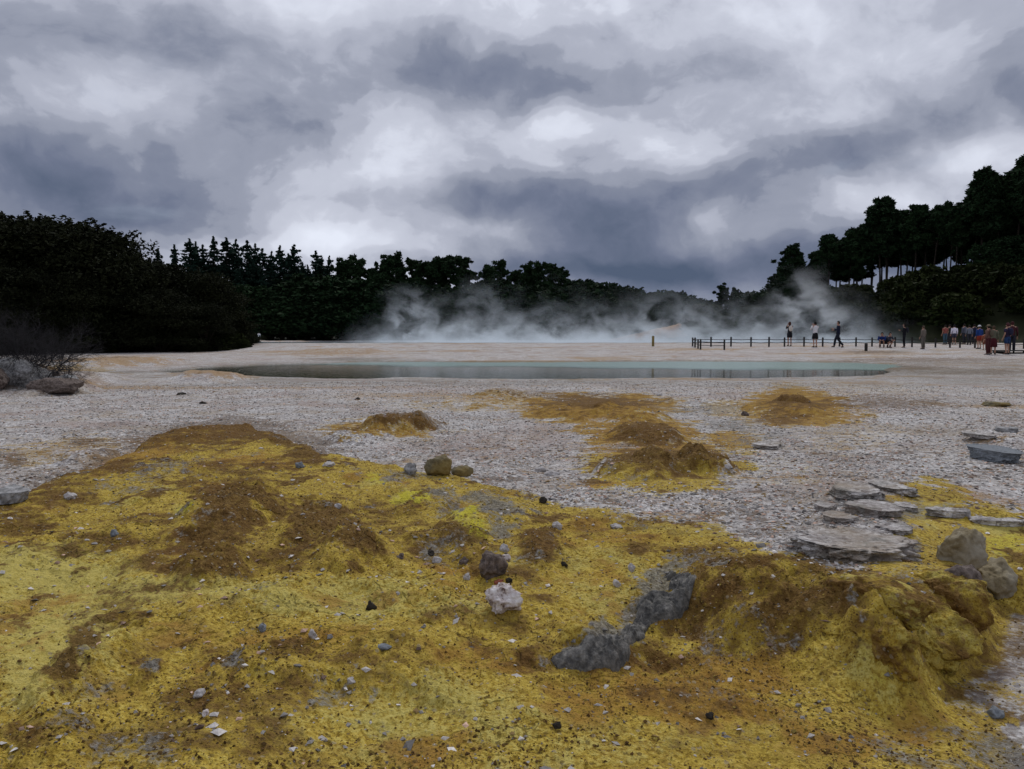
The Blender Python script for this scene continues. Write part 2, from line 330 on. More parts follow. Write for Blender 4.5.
def zones(x, y, z):
    zf = terrain(x, y, False, False)
    px, py = project(x, y, zf+.35*(z-zf))
    wx = x + .06*fbm(x, y, 3.1, 3, 3); wy = y + .10*fbm(x, y, 2.7, 3, 9)
    sd = poly_sd(wx, wy, MOUND)
    D = np.hypot(x, y)
    # foreground sulphur region
    SP = [at_z(a, b, c) for a, b, c in [(-300,640,.1),(-40,530,.17),(0,505,.19),(100,471,.22),(165,432,.28),(240,418,.33),(300,444,.26),(330,462,.22),(430,470,.2),(500,482,.2),(560,503,.2),(620,518,.2),(720,528,.21),(745,543,.22),(800,556,.24),(850,572,.25),(900,580,.26),(930,575,.26),(925,545,.25),(950,545,.22),(985,590,.15),(975,640,.05),(940,680,0),(955,710,-.03),(985,760,-.04),(1000,900,-.05),(700,1500,0),(-600,1500,0)]]
    ss = poly_sd(x+.16*fbm(x, y, 2.8, 5, 71, .65), y+.30*fbm(x, y, 2.8, 5, 73, .65), SP)
    S = sstep(-.14, .10, ss)
    sfl = poly_sd(x, y, FLOOR)
    S = np.maximum(S, sstep(.17, .07, sfl)*sstep(-.5, -.3, sfl)*(x > .5))
    S = np.where(D < 1.2, 1, S)
    S = np.maximum(S, blobs(px, py, Z_SULPH, x, y, 80, .75, 1.35))
    B = blobs(px, py, Z_BROWN, x, y, 84); L = blobs(px, py, Z_LEMON, x, y, 88)
    G = blobs(px, py, Z_GREY, x, y, 92); O = blobs(px, py, Z_ORANGE, x, y, 96); P = blobs(px, py, Z_PINK, x, y, 99)
    P = np.maximum(P, .4*sstep(-.1, .15, sfl)); B = np.maximum(B, .8*sstep(0, .2, sfl)*sstep(-.3, .3, fbm(x, y, 3, 4, 140)))
    O = np.maximum(O, .6*sstep(0, .2, sfl)*sstep(-.1, .3, fbm(x, y, 2.2, 4, 144)))
    # stains and bare silt between the sinter chips
    sg = (1-S)*sstep(2, 4, D)
    B = np.maximum(B, sg*(.75*sstep(.10, .38, fbm(x, y, .9, 5, 151, .65))+.0)*sstep(20, 11, D)*(.45+.55*sstep(-.15, .25, x/np.maximum(y, 1))))
    P = np.maximum(P, sg*.8*sstep(-.05, .35, fbm(x, y, .7, 5, 155, .65)))
    O = np.maximum(O, sg*.7*sstep(.12, .4, fbm(x, y, .8, 5, 159, .65))*sstep(-.2, .2, x/np.maximum(y, 1)))
    O = np.maximum(O, .85*S*sstep(6.2, 8.5, D)); B = np.maximum(B, .42*S*sstep(6.2, 8.5, D))
    # free wear everywhere on the crust
    n = fbm(x, y, 2.6, 5, 101, .65)
    B = np.maximum(B, .85*sstep(.02, .34, n)*sstep(12, 6, D)*(.48+.52*sstep(2.9, 4.2, D)))
    O = np.maximum(O, .7*sstep(.02, .4, fbm(x, y, 1.5, 5, 131, .65))*sstep(12, 6, D)); G = np.maximum(G, .45*sstep(.16, .42, fbm(x, y, 2.3, 5, 105, .65))*sstep(12, 6, D))
    far = sstep(9, 16, D)
    P = np.maximum(P, far*.7*sstep(-.1, .4, fbm(x*.35, y, .35, 4, 110)))
    O = np.maximum(O, far*.65*sstep(.0, .4, fbm(x*.3, y, .4, 4, 115)))
    # forest floor
    az = x/np.maximum(y, .1)
    fl = np.maximum(sstep(139, 144, y), sstep(-.40, -.46, az+.02*fbm(x, y, .4, 2, 120))*sstep(57.5, 58.5, y+3.5*fbm(x, y, .16, 4, 127)))
    perp = ((x-34)*(38)+(y-104)*20)/math.hypot(38, 20)
    fl = np.maximum(fl, sstep(-1.5, 1.0, perp+1.5*fbm(x, y, .2, 2, 123))*(y > 30))
    fl = np.where(y < 10, np.where(y < 0, 0, 0), fl)
    # silica bank behind the far pool
    ob = sstep(132, 136, y)*(1-sstep(139, 144, y))*sstep(0, 6, x)
    O = np.maximum(O, ob)
    # far pool: shading of its near lip painted dark, plus wet ground patches
    sq = poly_sd(x+1.2*fbm(x, y, .25, 3, 5), y+.8*fbm(x, y, .25, 3, 8), FARPOOL)
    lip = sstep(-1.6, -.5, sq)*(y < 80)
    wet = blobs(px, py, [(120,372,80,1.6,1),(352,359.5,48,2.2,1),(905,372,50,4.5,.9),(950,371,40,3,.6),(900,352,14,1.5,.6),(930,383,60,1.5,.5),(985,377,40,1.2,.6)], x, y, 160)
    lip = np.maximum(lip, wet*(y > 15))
    return S, B, L, G, O, P, fl, lip

# ------------------------------------------------------------------ ground material
def ground_mat():
    m, nt, b = newmat('ground_mineral')
    pos = nt.node('ShaderNodeNewGeometry').outputs['Position']
    za = nt.node('ShaderNodeAttribute', attribute_name='zone_a'); zb = nt.node('ShaderNodeAttribute', attribute_name='zone_b'); zc = nt.node('ShaderNodeAttribute', attribute_name='zone_c')
    S, B, L = nt.sepc(za.outputs['Color'])[:3]; G, O, P = nt.sepc(zb.outputs['Color'])[:3]; FL = nt.sepc(zc.outputs['Color'])[0]; WL = nt.sepc(zc.outputs['Color'])[1]
    nf = nt.noise(pos, 55, 5, .65); nm = nt.noise(pos, 9, 5, .6); nl = nt.noise(pos, 1.4, 4, .6); ng = nt.noise(pos, 170, 3, .6)
    def brk(w, amt=.9):   # break a zone edge up with fine noise
        a = nt.m('ADD', nt.m('MULTIPLY', nt.m('SUBTRACT', nf, .5), amt*1.5), nt.m('MULTIPLY', nt.m('SUBTRACT', nm, .5), amt*1.7))
        return nt.rng(nt.m('ADD', w, nt.m('MULTIPLY', a, nt.rng(w, 0, .25))), .25, .75)
    # gravel: chips of sinter
    def chips(scale):
        v = nt.node('ShaderNodeTexVoronoi', feature='F1'); nt.put(v.inputs['Vector'], pos); v.inputs['Scale'].default_value = scale; v.inputs['Randomness'].default_value = 1
        return v
    v1 = chips(42); v2 = chips(16)
    r1 = nt.sepc(v1.outputs['Color'])[0]; r2 = nt.sepc(v2.outputs['Color'])[1]
    gc = nt.ramp(r1, [(0, (.12,.105,.10)), (.2, (.28,.255,.24)), (.5, (.50,.475,.445)), (.8, (.70,.675,.64)), (1, (.90,.88,.84))])
    gc2 = nt.ramp(r2, [(0, (.16,.13,.12)), (.5, (.46,.43,.42)), (1, (.74,.72,.71))])
    gravel = nt.mix(.35, gc, gc2)
    gravel = nt.mix(nt.m('MULTIPLY', nt.rng(nt.noise(pos, .8, 6, .7), .45, .7), .6), gravel, nt.mix(nf, (.13,.10,.085), (.38,.32,.29)))
    gravel = nt.mix(nt.m('MULTIPLY', nt.rng(nl, .48, .68), .55), gravel, nt.mix(nf, (.22,.15,.085), (.46,.37,.25)))
    pinkc = nt.mix(nf, (.20,.115,.085), (.46,.33,.27))
    gravel = nt.mix(nt.m('MULTIPLY', brk(P, .9), .38), gravel, pinkc)
    orc = nt.mix(nm, (.27,.15,.05), (.42,.27,.11))
    gravel = nt.mix(nt.m('MULTIPLY', brk(O, .9), .75), gravel, orc)
    # sulphur crust
    sc = nt.ramp(nf, [(.30, (.15,.085,.016)), (.40, (.34,.225,.030)), (.52, (.53,.38,.062)), (.70, (.71,.56,.14))])
    sc = nt.mix(nt.m('MULTIPLY', nt.rng(nm, .42, .62), .45), sc, nt.mix(nf, (.20,.125,.03), (.44,.30,.07)))
    sc = nt.mix(nt.m('MULTIPLY', nt.rng(nt.noise(pos, 3.3, 5, .7), .5, .72), .55), sc, nt.mix(nf, (.15,.085,.022), (.38,.24,.05)))
    lem = nt.mix(nt.rng(nf, .3, .6), (.44,.35,.055), (.60,.51,.15))
    sc = nt.mix(nt.m('MULTIPLY', brk(L, .8), .8), sc, lem)
    sc = nt.mix(nt.m('MULTIPLY', nt.rng(L, .60, .95), nt.rng(nm, .38, .52)), sc, (.57,.47,.13))
    HS = nt.sepc(zc.outputs['Color'])[2]
    sc = nt.mix(nt.rng(nt.m('ADD', HS, nt.m('SUBTRACT', nf, .5)), .3, .7), sc, nt.mix(nm, (.50,.41,.02), (.68,.62,.09)))
    sc = nt.mix(nt.m('MULTIPLY', brk(O, .9), .7), sc, nt.mix(nf, (.22,.095,.015), (.46,.25,.05)))
    bc = nt.ramp(nf, [(.3, (.045,.021,.008)), (.5, (.125,.062,.018)), (.7, (.235,.14,.04))])
    sc = nt.mix(nt.m('MULTIPLY', brk(B, 1.0), .9), sc, bc)
    # speckle of dark crumbs
    v3 = chips(120); v4 = chips(52)
    spk = nt.m('MULTIPLY', nt.m('SUBTRACT', 1, nt.m('MULTIPLY', L, .8)), nt.m('MULTIPLY', nt.m('LESS_THAN', v3.outputs['Distance'], .36), nt.m('GREATER_THAN', nt.sepc(v3.outputs['Color'])[0], .66)))
    sc = nt.mix(nt.m('MULTIPLY', spk, .7), sc, (.10,.055,.02))
    spk2 = nt.m('MULTIPLY', nt.m('LESS_THAN', v4.outputs['Distance'], .38), nt.m('GREATER_THAN', nt.sepc(v4.outputs['Color'])[0], .85))
    sc = nt.mix(nt.m('MULTIPLY', spk2, .6), sc, nt.mix(nt.m('GREATER_THAN', nt.sepc(v4.outputs['Color'])[1], .6), (.07,.045,.02), (.35,.29,.2)))
    gravel = nt.mix(nt.m('MULTIPLY', brk(B, 1.), .72), gravel, nt.mix(nf, (.045,.030,.018), (.25,.17,.10)))
    base = nt.mix(brk(S, .8), gravel, sc)
    gr = nt.ramp(nf, [(.3, (.06,.058,.05)), (.5, (.19,.18,.155)), (.72, (.42,.40,.36))])
    base = nt.mix(nt.m('MULTIPLY', brk(G, 1.0), .85), base, gr)
    # dark damp edge of the water, and the painted shading of the far lip
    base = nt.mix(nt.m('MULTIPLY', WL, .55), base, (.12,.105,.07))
    ff = nt.mix(nm, (.012,.014,.006), (.03,.034,.012))
    base = nt.mix(FL, base, ff)
    nt.put(b.inputs['Base Color'], base)
    b.inputs['Roughness'].default_value = .92; b.inputs['Specular IOR Level'].default_value = .15
    h = nt.m('ADD', nt.m('MULTIPLY', nf, .012), nt.m('MULTIPLY', ng, .004))
    h = nt.m('ADD', h, nt.m('MULTIPLY', nt.m('SUBTRACT', 1, v1.outputs['Distance']), nt.m('MULTIPLY', nt.m('SUBTRACT', 1, S), .006)))
    h = nt.m('ADD', h, nt.m('MULTIPLY', nt.m('SUBTRACT', 1, v3.outputs['Distance']), .004))
    wv = nt.vm('ADD', pos, nt.vm('MULTIPLY', nt.noise(pos, 6, 3, .6, out='Color'), (.16,.16,.16)))
    vc = nt.node('ShaderNodeTexVoronoi', feature='DISTANCE_TO_EDGE'); nt.put(vc.inputs['Vector'], wv); vc.inputs['Scale'].default_value = 7.
    crack = nt.m('MULTIPLY', nt.rng(vc.outputs['Distance'], 0, .07, 1, 0), nt.m('MULTIPLY', nt.rng(nt.noise(pos, 2.2, 3, .5), .5, .62), S))
    h = nt.m('SUBTRACT', h, nt.m('MULTIPLY', crack, .012))
    h = nt.m('ADD', h, nt.m('MULTIPLY', nm, nt.m('MULTIPLY', S, .03)))
    bn = nt.node('ShaderNodeBump'); bn.inputs['Strength'].default_value = 1; bn.inputs['Distance'].default_value = 1.0
    nt.put(bn.inputs['Height'], h); nt.l.new(bn.outputs[0], b.inputs['Normal'])
    return m

def build_ground():
    a_f = np.linspace(math.radians(-38), math.radians(38), 1150)
    a_s = np.concatenate([np.linspace(math.radians(-180), math.radians(-50), 70), np.linspace(math.radians(-49.4), math.radians(-38.1), 60)])
    az = np.concatenate([a_s, a_f, -a_s[::-1][:-0 or None]])
    az = az[:-1]                                  # -180 == +180
    r = np.concatenate([np.geomspace(.35, 1.5, 24)[:-1], np.geomspace(1.5, 14, 900)[:-1], np.geomspace(14, 80, 420)[:-1], np.geomspace(80, 900, 90)])
    A, R = np.meshgrid(az, r)
    X = R*np.sin(A); Y = R*np.cos(A)
    x = X.ravel(); y = Y.ravel()
    z = terrain(x, y)
    nA, nR = len(az), len(r)
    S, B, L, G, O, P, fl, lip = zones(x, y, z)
    zf_ = terrain(x, y, False, False); hx, hy = project(x, y, zf_+.35*(z-zf_)); hs = blobs(hx, hy, [(410,500,20,8,1),(374,480,16,6,.7),(464,518,14,10,1),(474,534,16,10,.8),(184,512,10,8,.8),(880,690,20,8,.4),(818,634,14,6,.6),(1010,545,30,14,.5),(795,391,10,4,.4)], x, y, 170)*(y > .5)
    back = y < .2
    for arr in (B, L, G, O, P): arr[back] = 0
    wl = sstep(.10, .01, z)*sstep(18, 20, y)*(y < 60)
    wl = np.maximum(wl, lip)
    i = np.arange(nR-1)[:, None]*nA + np.arange(nA)[None, :]
    j = np.arange(nR-1)[:, None]*nA + (np.arange(nA)[None, :]+1) % nA
    Fc = np.stack([i, i+nA, j+nA, j], -1).reshape(-1, 4)[:, ::-1]
    me = np_mesh('ground', np.stack([x, y, z], -1), Fc, 4, ground_mat(), True,
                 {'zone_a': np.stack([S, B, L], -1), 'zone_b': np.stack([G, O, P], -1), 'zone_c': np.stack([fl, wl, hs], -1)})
    # close the hole beneath the camera
    bm = bmesh.new(); bm.from_mesh(me); bm.verts.ensure_lookup_table()
    bm.faces.new([bm.verts[k] for k in range(nA)]); bm.to_mesh(me); bm.free()
    tag(mobj('ground', me), kind='structure')
build_ground()

# ------------------------------------------------------------------ loose chips and crumbs (nobody could count them)
def chip_mesh(name, n, seed, pick, size, flat, mat, colf, sink=.25):
    rs = np.random.RandomState(seed)
    x, y, s = pick(rs, n)
    z = terrain(x, y)
    n = len(x)
    base = np.array([[1,0,0],[-.2,1,0],[-1,-.1,0],[.1,-1,0],[0,.1,1],[.1,0,-1]], float)
    V = np.repeat(base[None], n, 0)*(1+.55*(rs.rand(n, 6, 1)-.5)) + .35*(rs.rand(n, 6, 3)-.5)
    V *= np.stack([np.ones(n), .55+.45*rs.rand(n), flat*(.5+.8*rs.rand(n))], -1)[:, None, :]
    # tilt and spin
    a = rs.rand(n)*2*math.pi; t = (rs.rand(n)-.5)*1.1
    ca, sa = np.cos(a), np.sin(a); ct, st = np.cos(t), np.sin(t)
    vx, vy, vz = V[..., 0], V[..., 1], V[..., 2]
    y1 = vy*ct[:, None]-vz*st[:, None]; z1 = vy*st[:, None]+vz*ct[:, None]
    x2 = vx*ca[:, None]-y1*sa[:, None]; y2 = vx*sa[:, None]+y1*ca[:, None]
    V = np.stack([x2, y2, z1], -1)*s[:, None, None]
    V[..., 0] += x[:, None]; V[..., 1] += y[:, None]; V[..., 2] += (z+s*flat*(.5-sink))[:, None]
    T = np.array([[0,1,4],[1,2,4],[2,3,4],[3,0,4],[1,0,5],[2,1,5],[3,2,5],[0,3,5]])
    Fc = (np.arange(n)[:, None, None]*6+T[None]).reshape(-1, 3)
    C = colf(rs, x, y, z, n)
    C = np.repeat(C[:, None, :], 6, 1).reshape(-1, 3)
    me = np_mesh(name, V.reshape(-1, 3), Fc, 3, mat, False, {'tint': C})
    return mobj(name, me)
def tint_mat(name, rough=.9):
    m, nt, b = newmat(name)
    at = nt.node('ShaderNodeAttribute', attribute_name='tint')
    pos = nt.node('ShaderNodeNewGeometry').outputs['Position']
    f = nt.noise(pos, 90, 3, .6)
    nt.put(b.inputs['Base Color'], nt.mix(1., at.outputs['Color'], nt.ramp(f, [(.3, (.62,.6,.58)), (.7, (1,1,1))]), 'MULTIPLY'))
    b.inputs['Roughness'].default_value = rough; b.inputs['Specular IOR Level'].default_value = .15
    return m
TM = tint_mat('stone_chips')
def pick_gravel(rs, n):
    az = (rs.rand(n*3)-.5)*math.radians(84); u = rs.rand(n*3); r = 1.9*(22/1.9)**(u**.78)
    x = r*np.sin(az); y = r*np.cos(az)
    z = terrain(x, y, False)
    S = zones(x, y, z)[0]
    keep = (rs.rand(n*3) > S*.97) & (z > .005) | ((rs.rand(n*3) < .0007) & (r > 3))
    cl = sstep(-.5, .25, fbm(x, y, .7, 4, 222, .6))
    keep &= rs.rand(n*3) < .35+.65*cl
    x = x[keep][:n]; y = y[keep][:n]
    s = (.003+.013*rs.rand(len(x))**3.0)*(1+.16*np.hypot(x, y)/4) + (rs.rand(len(x)) < .025)*.016*rs.rand(len(x))
    return x, y, s
def col_gravel(rs, x, y, z, n):
    v = rs.rand(n)
    g = np.interp(v, [0,.2,.5,.8,.95,1], [.12,.28,.48,.68,.86,.92])
    C = np.stack([g*1.0, g*.95, g*.90], -1)
    w = rs.rand(n) < .16
    C[w] *= np.array([1.0, .72, .58])
    w = rs.rand(n) < .05
    C[w] = np.array([.30,.2,.08])
    return C
tag(chip_mesh('sinter_gravel', 120000, 5, pick_gravel, None, .42, TM, col_gravel), 'loose white and grey sinter chips covering the ground', 'gravel', kind='stuff')
def pick_crumb(rs, n):
    az = (rs.rand(n*2)-.5)*math.radians(84); u = rs.rand(n*2); r = 1.7*(9/1.7)**u
    x = r*np.sin(az); y = r*np.cos(az); z = terrain(x, y, False)
    S, B, L = zones(x, y, z)[:3]
    cl = sstep(-.25, .4, fbm(x, y, 1.6, 4, 322, .6))
    keep = (rs.rand(n*2) < S*(.12+.88*cl)*(.5+.5*B)*(1-.85*sstep(.4, .9, L)))
    x = x[keep][:n]; y = y[keep][:n]
    s = .0016+.0062*rs.rand(len(x))**3.5 + (rs.rand(len(x)) < .006)*.006*rs.rand(len(x))
    return x, y, s
def col_crumb(rs, x, y, z, n):
    v = rs.rand(n)[:, None]
    C = np.where(v < .5, np.array([.13,.075,.025])*(.5+rs.rand(n, 1)), np.where(v < .9, np.array([.36,.26,.06])*(.6+.7*rs.rand(n, 1)), np.array([.36,.33,.30])*(.4+rs.rand(n, 1))))
    return C
tag(chip_mesh('soil_crumbs', 85000, 9, pick_crumb, None, .75, TM, col_crumb), 'small brown and ochre crumbs scattered over the sulphur crust', 'crumbs', kind='stuff')

# ------------------------------------------------------------------ rocks
def rock_mat(name, stops, scale=22., bump=.006, low=None, det=6):
    m, nt, b = newmat(name)
    tc = nt.node('ShaderNodeTexCoord').outputs['Object']
    f = nt.noise(tc, scale, det, .68); g = nt.noise(tc, scale*.22, 4, .6)
    c = nt.ramp(f, stops)
    if low:
        c = nt.mix(nt.m('MULTIPLY', nt.rng(g, .4, .62), .8), c, low)
    nt.put(b.inputs['Base Color'], c); b.inputs['Roughness'].default_value = .9; b.inputs['Specular IOR Level'].default_value = .2
    bn = nt.node('ShaderNodeBump'); bn.inputs['Distance'].default_value = bump; bn.inputs['Strength'].default_value = 1
    nt.put(bn.inputs['Height'], nt.m('ADD', f, nt.m('MULTIPLY', nt.noise(tc, scale*4, 3, .6), .35))); nt.l.new(bn.outputs[0], b.inputs['Normal'])
    return m
R_WHITE = rock_mat('rock_white', [(.36,(.12,.075,.06)),(.46,(.55,.48,.45)),(.7,(.85,.83,.82))], 26)
R_DARK = rock_mat('rock_dark_brown', [(.3,(.03,.025,.022)),(.5,(.13,.10,.085)),(.75,(.30,.25,.22))], 30)
R_OLIVE = rock_mat('rock_olive', [(.3,(.06,.048,.028)),(.5,(.155,.13,.075)),(.72,(.27,.245,.165))], 22, low=(.22,.155,.045))
R_BOULD = rock_mat('rock_ochre_boulder', [(.3,(.10,.075,.04)),(.5,(.235,.19,.11)),(.72,(.40,.35,.24))], 16, low=(.30,.27,.21))
def led(me, S=1., B=.3, L=0., G=.2, O=.2, seed=0):
    n = len(me.vertices); co = np.empty(n*3, np.float32); me.vertices.foreach_get('co', co); co = co.reshape(-1, 3)
    f = lambda k: (.5+.9*fbm(co[:, 0]+co[:, 2]*.7+k, co[:, 1]-co[:, 2]*.6+seed, 5., 4, 7+k, .6))
    for nm, tr in (('zone_a', (S, B, L)), ('zone_b', (G, O, 0)), ('zone_c', (0, 0, 0))):
        a = me.color_attributes.new(nm, 'FLOAT_COLOR', 'POINT'); c = np.ones((n, 4), np.float32)
        for q in range(3): c[:, q] = tr[q] if tr[q] in (0, 1.) else np.clip(tr[q]*2*f(q+3), 0, 1)
        a.data.foreach_set('color', c.ravel())
GM = bpy.data.materials['ground_mineral']
R_LEDGE_OLD = rock_mat('rock_ledge', [(.3,(.085,.05,.014)),(.48,(.21,.145,.035)),(.62,(.33,.25,.07)),(.8,(.42,.36,.18))], 14, .010, low=(.16,.13,.07))
R_GREY = rock_mat('rock_grey_sinter', [(.3,(.08,.078,.075)),(.5,(.26,.255,.25)),(.72,(.50,.495,.49))], 22, .008)
R_BLACK = rock_mat('rock_black', [(.3,(.012,.011,.01)),(.7,(.05,.042,.03))], 40, .003)
R_PEB = rock_mat('rock_pale_pebble', [(.3,(.25,.23,.22)),(.7,(.58,.55,.53))], 60, .002)
R_BLUE = rock_mat('rock_blue_grey', [(.3,(.10,.11,.12)),(.7,(.26,.28,.30))], 60, .002)
R_RED = rock_mat('rock_red', [(.3,(.18,.05,.03)),(.7,(.38,.13,.08))], 60, .002)
R_CRUST = rock_mat('rock_grey_crust', [(.3,(.035,.034,.032)),(.5,(.17,.165,.155)),(.72,(.40,.39,.37))], 24, .008, low=(.14,.12,.085))

R_LEDGE = ('led', dict(B=.5, G=.10, O=.4, L=.45)); R_CRUST = ('led', dict(B=.3, G=1., O=.0)); R_SLAB = ('led', dict(S=.0, B=.12, G=.28, O=.0))
def rock_me(name, sx, sy, sz, seed, mat, sub=4, rough=.28, cuts=7, rr=1.6, fine=.06, plate=False):
    bm = bmesh.new(); bmesh.ops.create_icosphere(bm, subdivisions=sub, radius=1)
    rnd = random.Random(seed); off = Vector((rnd.random()*50, rnd.random()*50, rnd.random()*50))
    planes = []
    for _ in range(cuts):
        n = Vector((rnd.gauss(0,1), rnd.gauss(0,1), rnd.gauss(0,1))).normalized(); planes.append((n, .62+.28*rnd.random()))
    if plate:
        planes = []
        for q in range(8):
            a = q*math.pi/4+rnd.uniform(-.3, .3); planes.append((Vector((math.cos(a), math.sin(a), rnd.uniform(-.15,.1))).normalized(), rnd.uniform(.5, .85)))
        planes.append((Vector((rnd.uniform(-.1,.1), rnd.uniform(-.16,.02), 1)).normalized(), .42)); planes.append((Vector((0,0,-1)), .4))
    for v in bm.verts:
        c = v.co.copy()
        if plate: c *= 1.15
        for n, d in planes:
            k = c.dot(n)-d
            if k > 0: c -= n*k*(1. if plate else .85)
        c *= 1+rough*mnoise.fractal(v.co*rr*.7+off, 1., 2., 3) + fine*mnoise.fractal(v.co*5+off, .8, 2., 4)
        v.co = Vector((c.x*sx, c.y*sy, c.z*sz))
    me = bpy.data.meshes.new(name); bm.to_mesh(me); bm.free()
    for p in me.polygons: p.use_smooth = True
    if isinstance(mat, tuple):
        led(me, seed=seed, **mat[1]); mat = GM
    me.materials.append(mat); return me
def rock(name, px, py, wpx, hpx, mat, label, cat, seed, depth=1., rz=0., sink=.25, group=None, **kw):
    """py is the foot of the stone"""
    x, y, z = hit(px, py)
    d = math.hypot(x, y); sx = wpx/F*d/2; sz = hpx/F*d/2*1.15
    me = rock_me(name, sx, sx*depth, sz, seed, mat, **kw)
    zz = th(x, y+sx*depth*.8, False)
    o = mobj(name, me, loc=(x, y+sx*depth*.7, z+sz*(1-2*sink)+.0)); o.rotation_euler = (0, 0, rz)
    tag(o, label, cat, group); return o
rock('white_rock', 502, 616, 36, 27, R_WHITE, 'jagged white rock with brown pits lying on the yellow crust', 'rock', 3, .8, .3, sub=5, rough=.35, fine=.12, sink=.12)
rock('dark_rock', 492, 580, 32, 26, R_DARK, 'dark purplish brown rough stone just behind the white rock', 'rock', 8, .8, .8, sub=5, sink=.15)
rock('boulder', 439, 476, 27, 24, R_OLIVE, 'rounded grey olive boulder on the crest of the yellow mound', 'boulder', 12, .9, .2, sub=5, rough=.26, cuts=9, sink=.3)
rock('stone', 462, 477, 22, 12, R_OLIVE, 'small low brown stone right beside the grey olive boulder', 'stone', 13, .9, .2, sub=4)
rock('boulder', 969, 570, 46, 36, R_BOULD, 'large brown rounded boulder resting on yellow ground at the right', 'boulder', 21, .8, .4, sub=5, rough=.26, cuts=5, rr=1.9, sink=.16)
rock('boulder', 1000, 600, 42, 35, R_BOULD, 'tan boulder at the right edge, in front of the large brown boulder', 'boulder', 27, .8, 1.1, sub=5, rough=.24, cuts=5, rr=1.9, sink=.16)
rock('stone', 969, 600, 34, 32, R_DARK, 'grey purple stone wedged between the two big boulders and the ledge', 'stone', 33, .9, .5, sub=5, sink=.15)
rock('flat_stone', -2, 506, 44, 20, R_GREY, 'smooth pale grey stone at the left edge beside the mound', 'stone', 37, 1., .4, sub=5, plate=True, rough=.1, sink=.25)
PL = dict(sub=6, plate=True, rough=.16, fine=.10, rr=3.)
rock('flat_stone', 902, 496, 44, 13, R_SLAB, 'flat grey sinter slab on the gravel above the yellow hollow, upper right piece', 'slab', 41, 1.4, .1, sink=.30, **PL)
rock('flat_stone', 868, 502, 66, 14, R_SLAB, 'broad flat grey sinter slab left of the yellow hollow, topmost layer', 'slab', 43, 1.3, -.1, sink=.30, **PL)
rock('flat_stone', 884, 519, 60, 15, R_SLAB, 'layered grey sinter slab just below the topmost broad slab', 'slab', 47, 1.2, .15, sink=.28, **PL)
rock('flat_stone', 846, 524, 40, 10, R_SLAB, 'small flat grey sinter plate left of the layered slab', 'slab', 48, 1.2, .5, sink=.3, **PL)
for k, (a, b_, w_) in enumerate([(830,512,30),(908,512,30),(850,541,40),(902,535,36),(820,545,34)]):
    rock('flat_stone', a, b_, w_, 9, R_SLAB, ['broken sinter plate at the left of the slab cluster','broken sinter plate touching the yellow hollow','broken sinter plate just behind the large rough slab, left','broken sinter plate just behind the large rough slab, right','broken sinter plate at the left end of the large rough slab'][k], 'slab', 300+k, 1.2, k*.9, sink=.3, **PL)
rock('rock_slab', 868, 562, 124, 26, R_SLAB, 'large rough grey and white sinter slab at the head of the yellow bank', 'slab', 51, .95, .12, sub=6, plate=True, rough=.26, rr=4., fine=.16, sink=.36)
rock('flat_stone', 952, 519, 50, 12, R_SLAB, 'long low grey stone ridge edging the yellow hollow, left half', 'slab', 53, .45, -.3, sink=.24, **PL)
rock('flat_stone', 1000, 528, 64, 11, R_SLAB, 'long low grey stone ridge edging the yellow hollow, right half', 'slab', 57, .4, -.1, sink=.24, **PL)
rock('flat_stone', 1012, 464, 56, 18, R_BLUE, 'blue grey slab standing out of gravel at the right edge', 'slab', 59, 1.1, .3, sink=.25, **PL)
rock('flat_stone', 990, 440, 32, 7, R_SLAB, 'thin pale slab lying on gravel behind the blue grey slab', 'slab', 61, 1.2, 0, sink=.3, **PL)
rock('flat_stone', 775, 450, 40, 8, R_SLAB, 'lone pale flat stone set in the gravel below the pointed yellow mound', 'slab', 63, 1.3, 0, sink=.32, **PL)
rock('flat_stone', 1000, 407, 22, 5, R_OLIVE, 'small olive stone on the gravel near the right edge by the pool', 'stone', 65, .8, 0, sub=4)
# ledge lumps at the right end of the yellow bank
LK = dict(sub=6, rough=.26, fine=.055, cuts=8, rr=2.1)
rock('ledge_rock', 938, 670, 76, 62, R_LEDGE, 'bulging ochre rock nose at the right end of the yellow bank', 'rock', 71, 1.3, .4, sink=.2, **LK)
rock('ledge_rock', 963, 632, 56, 54, R_LEDGE, 'smooth ochre rock hump behind the bulging nose, below the brown boulder', 'rock', 75, 1.3, 1.2, sink=.22, **LK)
rock('ledge_rock', 896, 668, 52, 56, R_LEDGE, 'lumpy ochre rock left of the bulging nose', 'rock', 79, 1.8, .2, sink=.37, **LK)
rock('ledge_rock', 898, 616, 60, 40, R_LEDGE, 'upper ochre rock shelf directly under the large grey slab', 'rock', 86, 1.7, .6, sink=.43, **LK)
